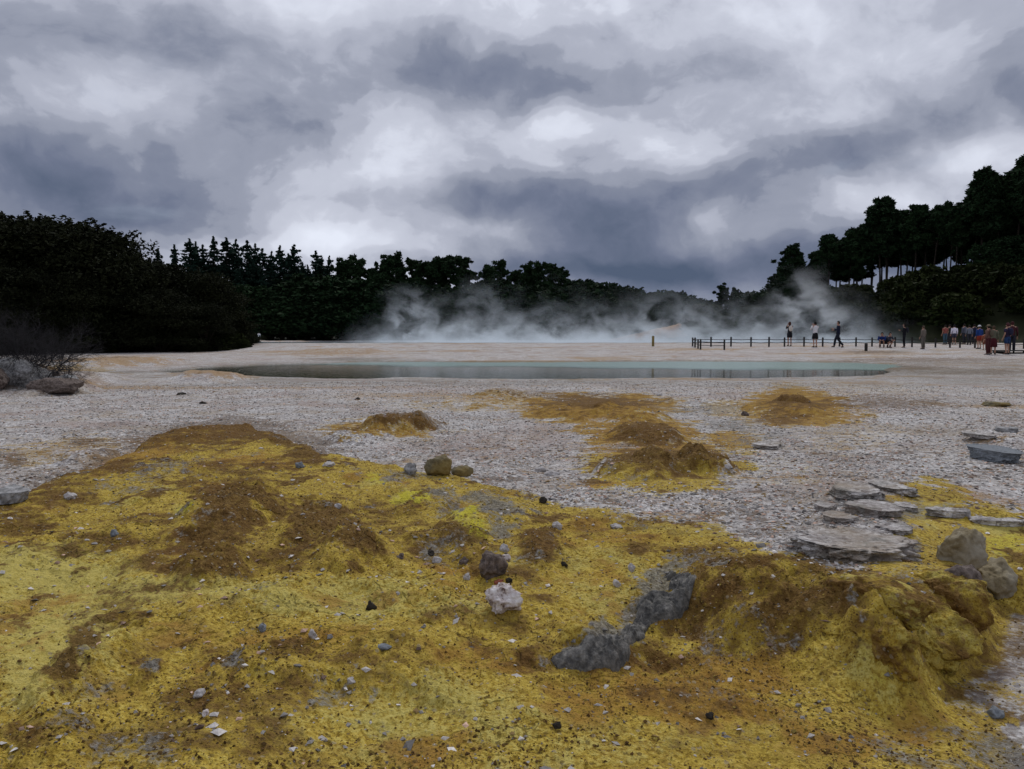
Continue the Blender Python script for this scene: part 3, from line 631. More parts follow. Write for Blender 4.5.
# grey crust outcrop in the middle: one jagged ridge
def crust():
    ctrl = [np.array(hit(px, py)[:2]) for px, py in [(550,663),(586,659),(616,650),(634,632),(648,612),(680,600),(684,584),(664,572)]]
    n = 190; w = 40
    seg = np.cumsum([0]+[np.linalg.norm(ctrl[k+1]-ctrl[k]) for k in range(len(ctrl)-1)])
    tt = np.linspace(0, seg[-1], n)
    cx = np.interp(tt, seg, [c[0] for c in ctrl]); cy = np.interp(tt, seg, [c[1] for c in ctrl])
    for _ in range(14):
        cx[1:-1] = (cx[:-2]+cx[1:-1]*2+cx[2:])/4; cy[1:-1] = (cy[:-2]+cy[1:-1]*2+cy[2:])/4
    V = []
    for i in range(n):
        t = i/(n-1); k0 = max(0, i-2); k1 = min(n-1, i+2)
        dx, dy = cx[k1]-cx[k0], cy[k1]-cy[k0]; L = math.hypot(dx, dy)+1e-9; nx, ny = dy/L, -dx/L
        for j in range(w):
            u = j/(w-1)*2-1
            half = (.046+.018*math.sin(t*11+1)+.03*mnoise.noise(Vector((t*11, 1, 2))))*min(1, 4*t+.3, 4*(1-t)+.2)
            V.append((cx[i]+nx*u*half, cy[i]+ny*u*half, u, t))
    P_ = np.array(V); z = terrain(P_[:, 0], P_[:, 1]); g = terrain(P_[:, 0], P_[:, 1], False)
    out = []
    for k in range(len(P_)):
        x, y, u, t = P_[k]
        prof = max(0, 1-abs(u)**3.5)*(.55+.45*min(1, (u+1)*.8))      # steep front, gentle back
        h = .032*prof*min(1, 5*t+.3, 5*(1-t)+.2)
        v = Vector((x, y, 0))*9
        h *= 1+.9*mnoise.fractal(v*1.3, .9, 2.1, 4)
        h += prof*.010*abs(mnoise.fractal(v*5, .8, 2., 3))*2
        dz = -.015 if abs(u) > .93 or t < .01 or t > .99 else 0
        dxn = .012*mnoise.fractal(v*3+Vector((9,0,0)), .8, 2., 3)
        out.append((x+dxn, y+dxn*.6, g[k]+h+dz))
    i = (np.arange(n-1)[:, None]*w+np.arange(w-1)[None]).ravel()
    Fc = np.stack([i, i+1, i+w+1, i+w], -1)
    me = np_mesh('crust_ridge', np.array(out), Fc, 4, None, True)
    me.materials.append(rock_mat('crust_dark', [(.3,(.025,.024,.024)),(.46,(.10,.096,.088)),(.60,(.21,.20,.18)),(.76,(.37,.35,.32))], 26, .008))
    tag(mobj('crust_ridge', me), 'long jagged dark grey crust ridge running diagonally across the yellow slope', 'outcrop')
crust()
# single stones one can pick out
PEB = [(370,610,11,10,R_BLACK,'small black pebble alone on bright yellow crust'),(564,567,8,6,R_BLACK,'tiny black pebble between the white rock and the grey outcrop'),
 (632,572,10,8,R_PEB,'pale pebble on yellow crust nearer the gravel of two beside the outcrop'),(617,587,10,8,R_PEB,'pale pebble on yellow crust, lower of two beside the outcrop'),
 (504,552,10,10,R_PEB,'round white pebble on top of the dark purplish stone'),(506,560,9,8,R_WHITE,'white chip leaning behind the dark purplish stone'),(499,584,11,6,R_RED,'red stone chip just behind the white rock'),(509,583,8,6,R_BLACK,'black chip beside the red chip behind the white rock'),
 (437,563,10,8,R_PEB,'pale pebble in brown dirt left of the dark stone'),(464,564,9,8,R_DARK,'brown pebble in brown dirt left of the dark stone'),(467,580,9,7,R_PEB,'white chip on yellow crust left of the dark stone'),
 (261,632,10,8,R_BLUE,'blue grey pebble on the yellow slope left of the middle'),(312,639,10,9,R_PEB,'lilac pebble on the yellow slope'),(382,650,16,7,R_BLUE,'flat blue grey stone on a low yellow hump'),(351,684,9,8,R_PEB,'white pebble below the low yellow hump'),
 (198,698,12,9,R_PEB,'pale pebble at the lower left of the yellow slope'),(205,716,8,7,R_WHITE,'white pebble under the pale one at the lower left'),(67,499,11,7,R_PEB,'pale pebble high on the left side of the mound'),(113,537,8,8,R_BLUE,'blue grey pebble on the left side of the mound'),
 (299,468,9,8,R_BLUE,'blue grey pebble on the mound crest'),(328,467,14,6,R_PEB,'pale flat pebble on the mound crest'),(337,508,8,6,R_PEB,'white pebble beside the brown dirt patch'),(728,470,9,6,R_PEB,'white pebble at the right end of the dark brown mound'),
 (540,472,14,6,R_PEB,'pale flat chip on gravel before the brown mound'),(552,476,16,6,R_PEB,'pale angular chip on gravel before the brown mound'),(543,503,9,8,R_BLACK,'dark stone at the edge of gravel and yellow crust'),(616,528,12,5,R_PEB,'flat pale chip on yellow crust near the gravel edge'),
 (557,529,12,8,R_PEB,'pale stone in yellow crust near the gravel edge'),(746,416,8,6,R_DARK,'dark brown stone on gravel right of the brown ridge'),(1000,718,16,9,R_BLUE,'grey stone half buried in gravel at the lower right'),(967,634,10,8,R_PEB,'white pebble at the foot of the ochre rock hump'),
 (180,395,9,3.5,R_BLACK,'dark flat stone on white gravel near the pool'),(202,404,6,3,R_BLACK,'small dark stone on white gravel near the pool, left'),(357,400,6,3,R_BLACK,'small dark stone on white gravel near the pool, middle'),(400,559,9,6,R_DARK,'brown pebble in the brown dirt of the mound'),
 (710,720,9,8,R_BLACK,'dark crumb of rock at the bottom right of the yellow slope'),(557,730,9,8,R_BLACK,'dark crumb of rock at the bottom middle of the yellow slope'),(1012,432,22,6,R_GREY,'pale thin slab at the right edge on gravel'),(660,396,9,3,R_PEB,'white chip near the pool edge'),(430,556,9,6,R_BLACK,'dark pebble beside the pale pebble in brown dirt'),
 (410,474,14,14,R_GREY,'grey crumbly stone left of the olive boulder')]
for k, (a, b_, w, h, m_, lb) in enumerate(PEB):
    rock('pebble', a, b_, w, h, m_, lb, 'pebble', 200+k*3, .9, k*.7, sub=4, rough=.34, cuts=9, sink=.36)

# ------------------------------------------------------------------ water
def water_mat(name, deep, shallow, mist=0, rough=.03, bump=.010, scl=3.):
    m, nt, b = newmat(name)
    geo = nt.node('ShaderNodeNewGeometry').outputs['Position']
    at = nt.node('ShaderNodeAttribute', attribute_name='shallow')
    s = nt.sepc(at.outputs['Color'])[0]
    n = nt.noise(geo, .6, 3, .5)
    f = nt.rng(nt.m('ADD', s, nt.m('MULTIPLY', nt.m('SUBTRACT', n, .5), .35)), .2, .85)
    nt.put(b.inputs['Base Color'], nt.mix(f, deep, shallow))
    nt.put(b.inputs['Roughness'], nt.m('ADD', rough, nt.m('MULTIPLY', f, .22))); b.inputs['IOR'].default_value = 1.33; b.inputs['Specular IOR Level'].default_value = .5
    mp = nt.node('ShaderNodeMapping'); mp.inputs['Scale'].default_value = (1, 1.6, 1); nt.put(mp.inputs[0], geo)
    w = nt.noise(mp.outputs[0], scl, 3, .55)
    bn = nt.node('ShaderNodeBump'); bn.inputs['Distance'].default_value = bump; bn.inputs['Strength'].default_value = .6
    nt.put(bn.inputs['Height'], w); nt.l.new(bn.outputs[0], b.inputs['Normal'])
    return m
def water(name, poly, z, mat, nx, ny, grow, sh):
    P = np.array(poly); x0, y0 = P.min(0)-grow; x1, y1 = P.max(0)+grow
    gx, gy = np.meshgrid(np.linspace(x0, x1, nx), np.linspace(y0, y1, ny))
    x = gx.ravel(); y = gy.ravel()
    sd = poly_sd(x, y, poly)
    i = (np.arange(ny-1)[:, None]*nx+np.arange(nx-1)[None]).ravel()
    Fc = np.stack([i, i+1, i+nx+1, i+nx], -1)
    keep = (sd[Fc] > -grow).any(1); Fc = Fc[keep]
    used = np.unique(Fc); mp = np.zeros(len(x), int)-1; mp[used] = np.arange(len(used))
    C = sh(x, y, sd)[used]
    me = np_mesh(name, np.stack([x, y, np.full(len(x), z)], -1)[used], mp[Fc], 4, mat, True, {'shallow': np.stack([C, C, C], -1)})
    return tag(mobj(name, me), kind='structure')
def sh_near(x, y, sd):
    edge = sstep(2.2, .2, sd)*.3
    far = sstep(30.5, 38, y+.30*x+2.5*fbm(x, y, .12, 3, 7))
    return np.clip(np.maximum(edge, far), 0, 1)
water('pool_water', POOL, 0., water_mat('pool_water', (.016,.034,.011), (.17,.265,.22), rough=.045, bump=.009), 240, 110, 2.2, sh_near)
water('steaming_lake_water', FARPOOL, .72, water_mat('lake_water', (.20,.34,.42), (.26,.42,.48), rough=.08), 160, 130, .8, lambda x, y, sd: sstep(6, 1, sd))

# ------------------------------------------------------------------ steam
def build_steam():
    m = bpy.data.materials.new('steam'); m.use_nodes = True; t = m.node_tree; t.nodes.clear(); nt = NT(t)
    out = nt.node('ShaderNodeOutputMaterial'); pv = nt.node('ShaderNodeVolumePrincipled')
    pv.inputs['Color'].default_value = (.92,.94,.97,1); pv.inputs['Anisotropy'].default_value = .2
    pos = nt.node('ShaderNodeNewGeometry').outputs['Position']
    X, Y, Z = nt.sepc(pos)[:3]
    h = nt.m('SUBTRACT', Z, .72)
    mp = nt.node('ShaderNodeMapping'); mp.inputs['Scale'].default_value = (.32,.15,.42); mp.inputs['Location'].default_value = (3.1,1.7,.4); nt.put(mp.inputs[0], pos)
    warp = nt.noise(mp.outputs[0], .8, 2, .5, out='Color')
    wv = nt.vm('ADD', mp.outputs[0], nt.vm('MULTIPLY', nt.vm('SUBTRACT', warp, (.5,.5,.5)), (1.1,1.1,1.1)))
    n = nt.noise(wv, 1.0, 5, .62)
    nb = nt.noise(mp.outputs[0], .33, 2, .5)
    # low blanket whose top is torn by the noise
    hb = nt.m('ADD', nt.m('MULTIPLY', nt.rng(n, .50, .62), 2.6), nt.m('MULTIPLY', nt.rng(nb, .35, .7), .3))
    low = nt.m('POWER', 2.718, nt.m('MULTIPLY', nt.m('DIVIDE', h, nt.m('ADD', hb, .55)), -1.9))
    sx = nt.m('MULTIPLY', nt.rng(nt.m('ADD', X, nt.m('MULTIPLY', Y, .17)), -6, 12), nt.rng(nt.m('SUBTRACT', X, nt.m('MULTIPLY', Y, .38)), 12, 0))
    low = nt.m('MULTIPLY', nt.m('MULTIPLY', low, nt.rng(n, .42, .58, .22, 1.)), sx)
    # wisps: x, y, radius, lean, top, strength
    tot = low
    for (px, Yp, rad, lean, top, st) in [(400,84,1.9,.10,6.6,4.2),(418,92,2.6,.3,4.6,1.6),(470,105,3.0,.30,10.5,.7),(505,92,2.2,.15,5.6,1.0),(545,90,2.,.25,4.8,1.1),(600,96,2.6,.25,5.4,.9),(640,100,2.6,.45,7.8,1.3),(695,95,2.2,-.15,7.2,1.5),(735,100,2.4,.25,7.4,1.1),(822,98,3.2,-.30,10.2,3.4),(850,92,2.6,-.15,5.0,1.2),(780,94,2.0,.1,4.6,1.)]:
        x0, y0, _ = at_y(px, 339, Yp)
        cx = nt.m('ADD', x0, nt.m('MULTIPLY', h, lean))
        q = nt.m('ADD', nt.m('POWER', nt.m('SUBTRACT', X, nt.m('ADD', cx, nt.m('MULTIPLY', nt.m('SUBTRACT', nb, .5), 6.))), 2), nt.m('POWER', nt.m('SUBTRACT', Y, y0), 2))
        g = nt.m('POWER', 2.718, nt.m('MULTIPLY', q, -1.0/(rad*rad)))
        g = nt.m('MULTIPLY', g, nt.rng(h, 0, top, 1, 0, 'SMOOTHSTEP'))
        g = nt.m('MULTIPLY', g, nt.rng(n, .45, .60))
        tot = nt.m('ADD', tot, nt.m('MULTIPLY', g, st*1.5))
    edge = nt.m('MULTIPLY', nt.rng(Y, 66.5, 72), nt.rng(Y, 137, 128))
    dens = nt.m('MULTIPLY', nt.m('MULTIPLY', tot, edge), .10)
    dens = nt.m('MAXIMUM', nt.m('SUBTRACT', dens, .0015), 0)
    nt.put(pv.inputs['Density'], dens)
    nt.l.new(pv.outputs[0], out.inputs['Volume'])
    m.cycles.volume_step_rate = .4 if hasattr(m.cycles, 'volume_step_rate') else 1
    bm = bmesh.new(); bmesh.ops.create_cube(bm, size=1)
    for v in bm.verts: v.co = Vector((v.co.x*112+13, v.co.y*73+102.5, (v.co.z+.5)*13+.735))
    me = bpy.data.meshes.new('steam'); bm.to_mesh(me); bm.free(); me.materials.append(m)
    tag(mobj('steam', me), 'pale steam drifting off the hot lake in front of the dark forest', 'steam', kind='stuff')
build_steam()

# ------------------------------------------------------------------ trees
def leaf_mat(name, c1, c2, scale=.5):
    m, nt, b = newmat(name)
    pos = nt.node('ShaderNodeNewGeometry').outputs['Position']
    oi = nt.node('ShaderNodeObjectInfo').outputs['Random']
    f = nt.noise(pos, scale, 4, .7)
    c = nt.ramp(f, [(.3, c1), (.7, c2)])
    c = nt.mix(nt.m('MULTIPLY', oi, .45), c, tuple(x*.55 for x in c1))
    nt.put(b.inputs['Base Color'], c); b.inputs['Roughness'].default_value = .85; b.inputs['Specular IOR Level'].default_value = .08
    return m
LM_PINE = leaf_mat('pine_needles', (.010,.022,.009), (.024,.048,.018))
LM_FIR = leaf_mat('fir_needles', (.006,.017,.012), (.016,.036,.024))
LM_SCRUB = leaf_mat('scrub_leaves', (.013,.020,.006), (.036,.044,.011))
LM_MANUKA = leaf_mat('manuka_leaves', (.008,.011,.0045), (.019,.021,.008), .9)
BARK = simple('bark', (.028,.022,.016), .95, .4, 3.)
BARKG = simple('grey_bark', (.05,.045,.04), .95, .4, 3.)

def tube(paths, sides=6):
    """paths: list of (pts, radii)"""
    Vs = []; Fs = []; off = 0
    for pts, rad in paths:
        P = np.array(pts, float); n = len(P)
        T = np.gradient(P, axis=0); T /= np.linalg.norm(T, axis=1)[:, None]+1e-9
        ref = np.array([0,0,1.]) if abs(T[0][2]) < .9 else np.array([0,1.,0])
        A = np.cross(T, ref); A /= np.linalg.norm(A, axis=1)[:, None]+1e-9; Bv = np.cross(T, A)
        th_ = np.arange(sides)*2*math.pi/sides
        R = np.array(rad, float)
        if R.ndim == 1: R = np.stack([R, R], -1)
        ring = P[:, None, :] + R[:, 0][:, None, None]*np.cos(th_)[None, :, None]*A[:, None, :] + R[:, 1][:, None, None]*np.sin(th_)[None, :, None]*Bv[:, None, :]
        Vs.append(ring.reshape(-1, 3))
        for i in range(n-1):
            for k in range(sides):
                a = off+i*sides+k; b = off+i*sides+(k+1) % sides
                Fs.append((a, b, b+sides, a+sides))
        # end caps as quads fans
        off += n*sides
        Vs.append(P[[0, -1]]); c0 = off; c1 = off+1; s0 = off-n*sides; s1 = off-sides
        for k in range(0, sides, 2):
            Fs.append((c0, s0+(k+2) % sides, s0+k+1, s0+k)); Fs.append((c1, s1+k, s1+k+1, s1+(k+2) % sides))
        off += 2
    return np.concatenate(Vs), np.array(Fs)
def leaves(C, size, rs, elong=1.6, up=0.3):
    n = len(C)
    d = rs.normal(size=(n, 3)); d[:, 2] *= .7; d /= np.linalg.norm(d, axis=1)[:, None]
    e = rs.normal(size=(n, 3)); e -= (e*d).sum(1)[:, None]*d; e /= np.linalg.norm(e, axis=1)[:, None]
    s = (size*(.6+.8*rs.rand(n)))[:, None]
    a = d*s*elong*.5; b = e*s*.5
    V = np.stack([C-a, C-b*.8+a*.1, C+a, C+b], 1).reshape(-1, 3)
    Fc = np.arange(n*4).reshape(-1, 4)
    return V, Fc
def make_tree(name, trunkVF, leafVF, tm, lm):
    tr = np_mesh('trunk', *trunkVF, 4, tm, True); cr = np_mesh('crown', *leafVF, 4, lm, False)
    return (name, tr, cr)
def proto_fir(seed, H=18., leaf=.42, N=4200):
    rs = np.random.RandomState(seed)
    tr = tube([([(0,0,-.5),(0.05,0,H*.5),(0,0,H)], [.28,.17,.02])])
    C = []
    nw = 26
    for w in range(nw):
        t = .10+.88*w/nw; z0 = H*t; Lb = (1-t)**.8*H*.24+.3
        nb = rs.randint(5, 8)
        for k in range(nb):
            a = rs.rand()*2*math.pi; L = Lb*(.45+.85*rs.rand())
            m = max(4, int(N/(nw*6)*(L/ (H*.12))))
            u = rs.rand(m)**.7
            x = np.cos(a)*L*u; y = np.sin(a)*L*u; z = z0 - .28*L*u + .22*L*u**3*1.2
            p = np.stack([x, y, z], -1)+rs.normal(size=(m, 3))*np.array([.16,.16,.12])*(.6+.4*L)
            C.append(p)
    C.append(np.stack([rs.normal(size=40)*.07, rs.normal(size=40)*.07, H*(.93+.08*rs.rand(40))], -1))
    C = np.concatenate(C)
    return make_tree('fir_tree', tr, leaves(C, leaf, rs, 1.5), BARK, LM_FIR)
def proto_pine(seed, H=16., crown_lo=.48, spread=.24, leaf=.34, N=5200, lean=.0):
    rs = np.random.RandomState(seed)
    bx, by = (rs.rand(2)-.5)*H*.10+lean
    def tp(t): return np.array([bx*t*t, by*t*t, H*t])
    paths = [([tp(t)-(np.array([0,0,.6]) if t == 0 else 0) for t in (0,.25,.5,.75,.96)], [.17,.15,.12,.08,.03])]
    C = []
    nb = 34
    for k in range(nb):
        t = crown_lo+(1-crown_lo)*((k+rs.rand())/nb); p0 = tp(t*.97)
        q = (t-crown_lo)/(1-crown_lo)
        L = H*spread*((1-q)**.7*(.35+.65*min(1, q*4)))*(.45+1.0*rs.rand())*1.15 + .25
        a = rs.rand()*2*math.pi
        L = min(L, H*spread*.85)
        e = p0+np.array([math.cos(a)*L, math.sin(a)*L, L*(.15+.5*rs.rand())])
        mid = (p0+e)/2 - np.array([0,0,.06*L])
        paths.append(([p0, mid, e], [.07,.045,.02]))
        for cc in range(rs.randint(3, 7)):
            u = .45+.6*rs.rand(); c = p0*(1-u)+e*u + rs.normal(size=3)*.35
            m = int(N/(nb*3)*(.5+rs.rand()))
            r = rs.normal(size=(m, 3)); r /= np.linalg.norm(r, axis=1)[:, None]; r *= (rs.rand(m)**.45)[:, None]
            R = (.22+.62*rs.rand()**1.5)*H/16
            C.append(c+r*np.array([R*1.15, R*1.15, R*.62]))
    # a few dead stubs under the crown
    for k in range(6):
        t = crown_lo*(.6+.4*rs.rand()); p0 = tp(t); a = rs.rand()*6.28; L = .2+.3*rs.rand()
        paths.append(([p0, p0+np.array([math.cos(a)*L, math.sin(a)*L, .1])], [.03,.012]))
    C = np.concatenate(C)
    return make_tree('pine_tree', tube(paths, 6), leaves(C, leaf, rs, 2.4), BARK, LM_PINE)
def proto_broad(seed, H=8., W=5., leaf=.17, N=14000, name='manuka_tree', lm=None, low=.05, tm=None, tiers=False):
    rs = np.random.RandomState(seed)
    paths = []; C = []
    nl = 52 if tiers else 34
    for k in range(nl):
        a = rs.rand()*6.28; q = rs.rand()**.8; r = W*.5*math.sqrt(rs.rand())*(1-.55*q**2.5)
        z = H*(low+(.9-low)*q); c = np.array([math.cos(a)*r, math.sin(a)*r, z])
        c[2] = min(c[2], H*(1-.45*(r/(W*.5))**2)*.92)
        st = rs.rand()*6.28
        root = np.array([math.cos(st)*.25, math.sin(st)*.25, -.3])
        if k % 2 == 0: paths.append(([root, np.array([c[0]*.35, c[1]*.35, c[2]*.5]), c], [.09,.06,.015]))
        R = (.10+.10*rs.rand())*(W+H)*.62
        m = int(N/nl*(.6+.8*rs.rand()))
        v = rs.normal(size=(m, 3)); v /= np.linalg.norm(v, axis=1)[:, None]; v *= (.55+.5*rs.rand(m)**.6)[:, None]
        w = 1+.35*np.sin(v[:, 0]*5+k)*np.cos(v[:, 1]*4+k*2)
        p = c+v*w[:, None]*np.array([R*1.15, R*1.15, R*(.34 if tiers else .55)])
        C.append(p)
        # twiggy flicks that break the outline
        for s_ in range(6):
            dd = rs.normal(size=3); dd[2] = abs(dd[2])*.9; dd /= np.linalg.norm(dd)
            L = R*(.9+.3*rs.rand()); u = rs.rand(26)[:, None]
            C.append(c+dd*L*(.5+.55*u)+rs.normal(size=(26, 3))*.07*(1.3-u))
    C = np.concatenate(C); C = C[(C[:, 2] > .05) & (C[:, 2] < H*.97)]
    return make_tree(name, tube(paths, 6), leaves(C, leaf, rs, 1.8), tm or BARK, lm or LM_MANUKA)
TREEN = 0
def put_tree(proto, x, y, z, sc, rz, label, cat, group=None, sxy=None):
    name, tr, cr = proto
    r = empty(name, (x, y, z), rz); r.scale = (sxy or sc, sxy or sc, sc)
    a = mobj('trunk', tr, r); b = mobj('crown', cr, r)
    tag(r, label, cat, group); return r
rng = random.Random(4)
FIRS = [proto_fir(s, 18.) for s in (1,2,3,4,5)]
PINES = [proto_pine(s, 16., .30, .23, N=6500) for s in (11,12,13,14)]
TALLP = [proto_pine(s, 14., lo, .21, N=6200, leaf=.30, lean=ln) for s, lo, ln in ((21,.52,.6),(22,.44,-.5),(23,.55,.9),(24,.38,.2),(25,.48,-.8))]
ROUND = [proto_broad(s, 12., 9., .42, 5200, 'broadleaf_tree', LM_PINE, .1) for s in (31,32,33)]
MANU = [proto_broad(s, 9., 8., .14, 19000, 'manuka_tree', LM_MANUKA, .03, tiers=True) for s in (41,42,43)]
BUSH = [proto_broad(s, 3.2, 4.6, .26, 2600, 'scrub_bush', LM_SCRUB, .0) for s in (51,52,53)]
UMB = proto_pine(61, 16., .70, .34, N=7200)

def tree_at(proto, Hp, px, top, D, label, cat, group, sxy=1., zb=None):
    x, y, zt = at_y(px, top, D)
    z0 = th(x, y, False) if zb is None else zb
    s = max(.2, (zt-z0)/Hp)
    return put_tree(proto, x, y, z0-.1, s, rng.random()*6.28, label, cat, group, s*sxy)

# left: dark kanuka / manuka mass along the shore
LEFT = [(-60,205,60,1.2),(-15,208,58,1.1),(22,213,62,1.1),(58,214,58,1.0),(88,224,60,.95),(108,232,58,.8),(124,248,61,.7),(145,256,60,.9),(172,262,62,.9),(200,268,62,.8),(222,284,64,.6),(160,285,56.5,.8),(205,300,58,.7),(120,290,56,.8),(70,270,54,.8),(30,265,53,.9),(-10,260,52,.9),(-50,255,50,1.),(234,312,64,.5),(243,322,66,.5),(250,332,68,.5),(95,310,55,.6),(190,318,57,.6),(150,322,57.5,.6),(225,328,60.5,.5),(40,310,52,.7),(0,300,50,.8)]
LL = ['tallest dark leafy tree mass at the left edge of the photo','dark leafy tree cut by the left edge, tall and dense']
for k, (px, top, D, w) in enumerate(LEFT):
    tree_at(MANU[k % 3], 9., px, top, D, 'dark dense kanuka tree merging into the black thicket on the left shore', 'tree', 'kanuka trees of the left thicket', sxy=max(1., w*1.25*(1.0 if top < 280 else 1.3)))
# bush skirts
for k, (px, py, D, w, top) in enumerate([(108,357,55,1.,345),(150,354,60,1,335),(190,354,60,1,336),(230,355,59,1,330),(243,356,58.5,.8,338),(60,352,56,1,325),(212,355,59,1,332),(170,354,60,1,330),(128,353,60,1,330),(85,352,57,1,322)]):
    tree_at(BUSH[k % 3], 3.2, px, top, D, 'low dark bush at the foot of the left thicket by the white shore', 'bush', 'bushes at the foot of the left thicket', 1.1)

# firs and pines behind, by skyline
SK = [(139,243,'f'),(158,249,'f'),(176,241,'f'),(189,238,'f'),(196,242,'f'),(203,237,'f'),(215,239,'f'),(226,238,'f'),(236,242,'f'),(246,240,'f'),(254,240,'f'),(263,249,'f'),(272,252,'f'),(280,245,'f'),(288,250,'f'),(295,247,'f'),(302,254,'f'),(309,257,'f'),(316,251,'f'),(322,256,'f'),(329,258,'f'),
 (338,258,'p'),(351,256,'p'),(362,258,'p'),(370,266,'p'),(383,255,'p'),(398,253,'p'),(410,258,'p'),(424,259,'p'),(436,264,'p'),(449,256,'u'),(462,268,'p'),(472,268,'p'),(484,265,'p'),(492,267,'p'),(503,259,'p'),(514,268,'p'),(528,262,'p'),(537,263,'p'),(547,262,'p'),(556,266,'p'),(568,282,'r'),(578,278,'r'),(592,281,'r'),(606,281,'r'),(616,286,'r'),(626,284,'r'),(640,291,'r'),(655,291,'r'),(669,288,'r'),(680,292,'r'),(694,297,'r'),(708,298,'r'),(724,283,'p'),(734,288,'p'),(745,290,'r'),(758,289,'r'),(768,292,'r'),(778,284,'r')]
for k, (px, top, t) in enumerate(SK):
    D = 150+rng.random()*14
    if t == 'f': tree_at(FIRS[rng.randrange(5)], 18., px+rng.uniform(-2,2), top+rng.choice((-2,0,1,4,8)), D, 'narrow pointed fir on the skyline behind the left thicket', 'fir tree', 'pointed firs on the left skyline', (.8, 1.05, .9, 1.2)[k % 4])
    elif t == 'p': tree_at(PINES[k % 4], 16.3, px, top, D, 'dark ragged topped pine on the skyline behind the lake', 'pine tree', 'ragged pines on the middle skyline', .95)
    elif t == 'u': tree_at(UMB, 16.3, px, top, D-4, 'umbrella shaped pine standing above the middle of the treeline', 'pine tree', None, 1.)
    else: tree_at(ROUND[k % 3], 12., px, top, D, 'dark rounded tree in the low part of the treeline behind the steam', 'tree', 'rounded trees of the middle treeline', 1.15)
def sky_top(px):
    return float(np.interp(px, [120,180,260,330,380,450,500,550,600,680,760,790],[262,252,255,264,266,272,270,272,288,298,300,300]))
for row, (D, drop) in enumerate([(147,14),(143.5,30),(141.5,47)]):
    n = 30
    for k in range(n):
        px = 125+(790-125)*(k+.5*(row % 2)+.3*rng.random())/n
        top = min(sky_top(px)+drop*(.6+.6*rng.random())*(1 if px < 560 else .55), 331)
        if px < 300 and row == 0:
            tree_at(FIRS[k % 3], 18., px, top, D, 'narrow pointed fir on the skyline behind the left thicket', 'fir tree', 'pointed firs on the left skyline', .9)
        else:
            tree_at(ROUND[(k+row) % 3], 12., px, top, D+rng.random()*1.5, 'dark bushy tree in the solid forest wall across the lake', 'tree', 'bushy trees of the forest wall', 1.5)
# right hill pines
def ridge_D(px): return float(np.interp(px, [780,1024,1200],[122,98,84]))
HILL = [(776,272,0),(791,243,0),(801,256,0),(813,262,0),(822,250,1),(830,232,0),(840,238,1),(850,226,0),(857,234,1),(863,228,0),(873,216,1),(882,206,0),(889,196,0),(899,211,1),(908,216,0),(917,202,0),(926,212,1),(935,205,0),(945,202,1),(952,209,0),(958,203,0),(969,192,1),(976,180,0),(984,168,0),(992,176,1),(1000,178,0),(1007,174,1),(1018,160,0),(1028,158,1),(1040,150,0),(1055,150,1),(1075,142,0),(1100,140,1)]
for k, (px, top, bk) in enumerate(HILL):
    tree_at(TALLP[k % 5], 14.3, px, top, ridge_D(px)+bk*5+rng.random()*3, 'tall bare stemmed pine with a dark clumped crown on the right hill', 'pine tree', 'tall pines on the right hill', 1.0)
for k in range(26):
    px = 800+250*(k+rng.random())/26
    top = float(np.interp(px, [780,830,889,960,1000,1060],[262,246,212,216,195,175]))+6*rng.random()
    tree_at(TALLP[(k+2) % 5], 14.3, px, top, ridge_D(px)+2+rng.random()*7, 'tall bare stemmed pine with a dark clumped crown on the right hill', 'pine tree', 'tall pines on the right hill', 1.05)
for k, (px, top) in enumerate([(978,262),(990,240),(1002,255),(1013,235),(1024,245),(1040,230),(795,275),(808,280),(785,285),(820,283),(832,288),(1008,270)]):
    tree_at(ROUND[k % 3], 12., px, top, ridge_D(px)-4+rng.random()*3, 'dark rounded tree standing in scrub among the right hill pines', 'tree', 'rounded trees on the right hill', 1.2)
# scrub on the hill slope
ax, ay, bx, by = 34., 104., 54., 66.
L_ = math.hypot(bx-ax, by-ay)
for k in range(150):
    al = -45+105*rng.random(); pp = .5+24*rng.random()**.9
    x = ax+(bx-ax)/L_*al + (-(by-ay))/L_*pp; y = ay+(by-ay)/L_*al + (bx-ax)/L_*pp
    px, py = project(x, y, 2.)
    if not (690 < px < 1120) or y < 50: continue
    s = (.8+.45*rng.random())*(1 if pp < 15 else .6)
    put_tree(BUSH[k % 3], x, y, th(x, y, False)-.15, s*(.9+.3*rng.random()), rng.random()*6.28, 'olive dark scrub bush on the slope below the hill pines', 'bush', 'scrub bushes on the hill slope', s*1.15)

